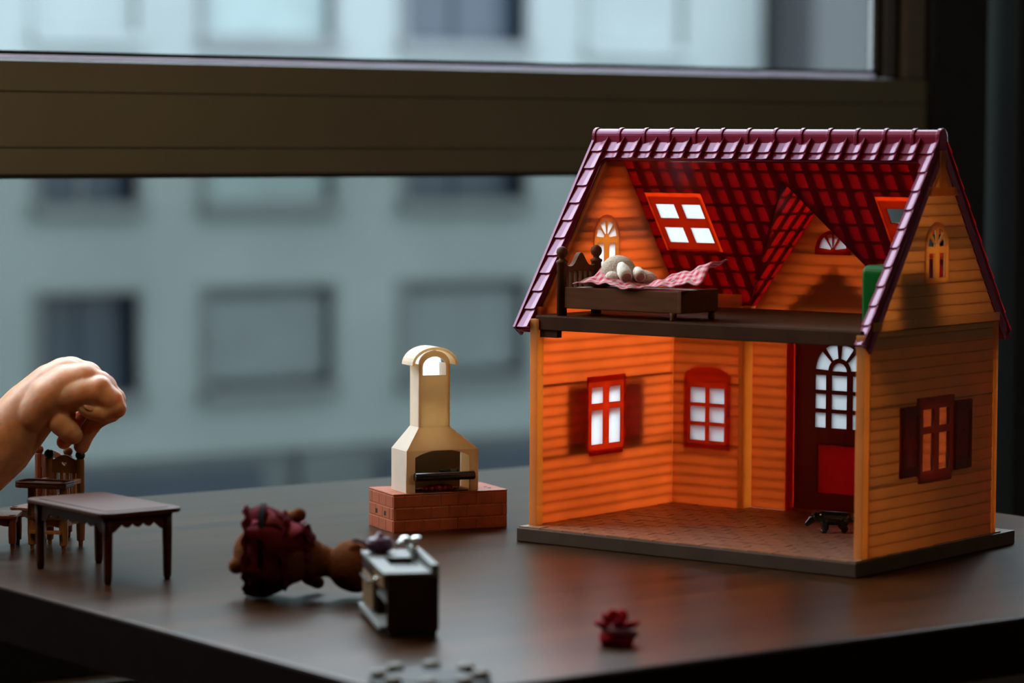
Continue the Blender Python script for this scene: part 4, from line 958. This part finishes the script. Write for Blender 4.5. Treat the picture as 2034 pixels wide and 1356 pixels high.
# ------------------------------------------------------------------ small red rosette and the round toy at the corner of the desk
rs = thing('fabric_rosette', 'tiny crimson fabric rosette with pink band lying alone in front of the dollhouse', 'rosette', (-0.1945, -0.3490, DESK), math.radians(-36.8))
obj('cup', MB().lathe([(.0080, 0), (.0094, .0020), (.0092, .0062), (.0078, .0072)], 18), petal_m, rs, smooth=True)
obj('band', MB().lathe([(.0092, .0058), (.0102, .0068), (.0096, .0084), (.0080, .0086)], 22, RY(.18)), pink_m, rs, smooth=True)
for i, (a, tl, ln, x, y, z) in enumerate(((200, .3, .0090, -.0040, 0, .0095), (170, 1.0, .0080, -.0035, .002, .0095), (115, 1.25, .0085, -.0012, .002, .0100), (60, 1.25, .0085, .0018, .002, .0100), (10, .4, .0085, .0045, 0, .0088), (270, .9, .0065, .0005, -.003, .0090), (320, .6, .0075, .003, -.002, .0088))):
    pt = MB().ball((ln * .5, 0, 0), ln * .5, 12, 8, (1, .92, .42))
    obj('petal', pt, petal_m, rs, T(x, y, z) @ RZ(math.radians(a)) @ RY(-tl), smooth=True)
gt = thing('studded_toy_disc', 'grey round toy disc with white studs, out of focus at the near desk corner', 'toy disc', (-0.3404, -0.3860, DESK), math.radians(53.3))
obj('disc', MB().lathe([(.0275, 0), (.0300, .0008), (.0302, .0026), (.0285, .0034), (.0200, .0036), (.0190, .0044), (.0040, .0044)], 40), grey_disc, gt, smooth=False, bevel=0.0003)
st = MB().lathe([(.0045, 0), (.0045, .0026), (.0037, .0036), (.0008, .0040)], 16); s0 = None
for i in range(8):
    m = T(.0246 * math.cos(i * PI / 4), .0246 * math.sin(i * PI / 4), .0034)
    if s0 is None: s0 = obj('stud', st, stud_m, gt, m, smooth=True)
    else: link('stud', s0, gt, m)

# ------------------------------------------------------------------ the reaching hand
CHAINS = [
    [(-0.6000,0.3000,0.0420,0.0360), (-0.4600,0.2450,0.0320,0.0300), (-0.3750,0.2100,0.0275,0.0262), (-0.3223,0.1903,0.0300,0.0240), (-0.2849,0.1784,0.0643,0.0216), (-0.2684,0.1680,0.0872,0.0190), (-0.2561,0.1601,0.1013,0.0168), (-0.2493,0.1555,0.1062,0.0158)],
    [(-0.2715,0.1590,0.0850,0.0130), (-0.2632,0.1500,0.0965,0.0144), (-0.2539,0.1436,0.1037,0.0143), (-0.2460,0.1380,0.1063,0.0132), (-0.2384,0.1321,0.1040,0.0106)],
    [(-0.2609,0.1753,0.0912,0.0145), (-0.2503,0.1709,0.1026,0.0142), (-0.2399,0.1661,0.1080,0.0135), (-0.2311,0.1620,0.1066,0.0118), (-0.2249,0.1569,0.1014,0.0098)],
    [(-0.2590,0.1440,0.0960,0.0105), (-0.2540,0.1369,0.0990,0.0112), (-0.2483,0.1304,0.1005,0.0108), (-0.2425,0.1249,0.1012,0.0098)],
    [(-0.2478,0.1313,0.1000,0.0105), (-0.2421,0.1236,0.1026,0.0092), (-0.2366,0.1176,0.0960,0.0080), (-0.2345,0.1156,0.0912,0.0070), (-0.2398,0.1193,0.0872,0.0061), (-0.2463,0.1242,0.0886,0.0056), (-0.2500,0.1270,0.0906,0.0050)],
    [(-0.2393,0.1402,0.1032,0.0108), (-0.2334,0.1345,0.1026,0.0094), (-0.2281,0.1298,0.0952,0.0080), (-0.2299,0.1306,0.0872,0.0069), (-0.2380,0.1362,0.0818,0.0062), (-0.2432,0.1402,0.0725,0.0058), (-0.2450,0.1425,0.0648,0.0051)],
    [(-0.2335,0.1509,0.1032,0.0108), (-0.2272,0.1472,0.1012,0.0092), (-0.2223,0.1442,0.0938,0.0078), (-0.2263,0.1464,0.0850,0.0067), (-0.2366,0.1535,0.0792,0.0061), (-0.2446,0.1588,0.0716,0.0056), (-0.2478,0.1608,0.0662,0.0050)],
    [(-0.2287,0.1597,0.1014,0.0098), (-0.2225,0.1600,0.0985,0.0086), (-0.2191,0.1579,0.0911,0.0073), (-0.2253,0.1618,0.0838,0.0063), (-0.2350,0.1676,0.0785,0.0057), (-0.2440,0.1710,0.0730,0.0051)],
    [(-0.2575,0.1520,0.0940,0.0112), (-0.2582,0.1455,0.0868,0.0098), (-0.2588,0.1418,0.0806,0.0088), (-0.2562,0.1380,0.0760,0.0077), (-0.2546,0.1364,0.0735,0.0066)],
]
hand = thing('person', 'bare forearm and hand of a person pinching the knob of the toy high chair', 'person', (0, 0, DESK))
skin_body(CHAINS, .0009, 7, 'hand', skin, hand)
nv = Vector((-0.2486, 0.1250, 0.0902)); nn = Vector((0.05, -0.75, 0.35)).normalized(); nd = (Vector((-0.2496, 0.1268, 0.0904)) - Vector((-0.2460, 0.1240, 0.0885))).normalized()
nx = nd.cross(nn).normalized(); nn = nx.cross(nd)
obj('fingernail', MB().ball((0, 0, 0), .0046, 14, 8, (.75, 1.05, .22)), nail_m, hand, axes(nv + nn * .0038, nx, nd, nn), smooth=True)
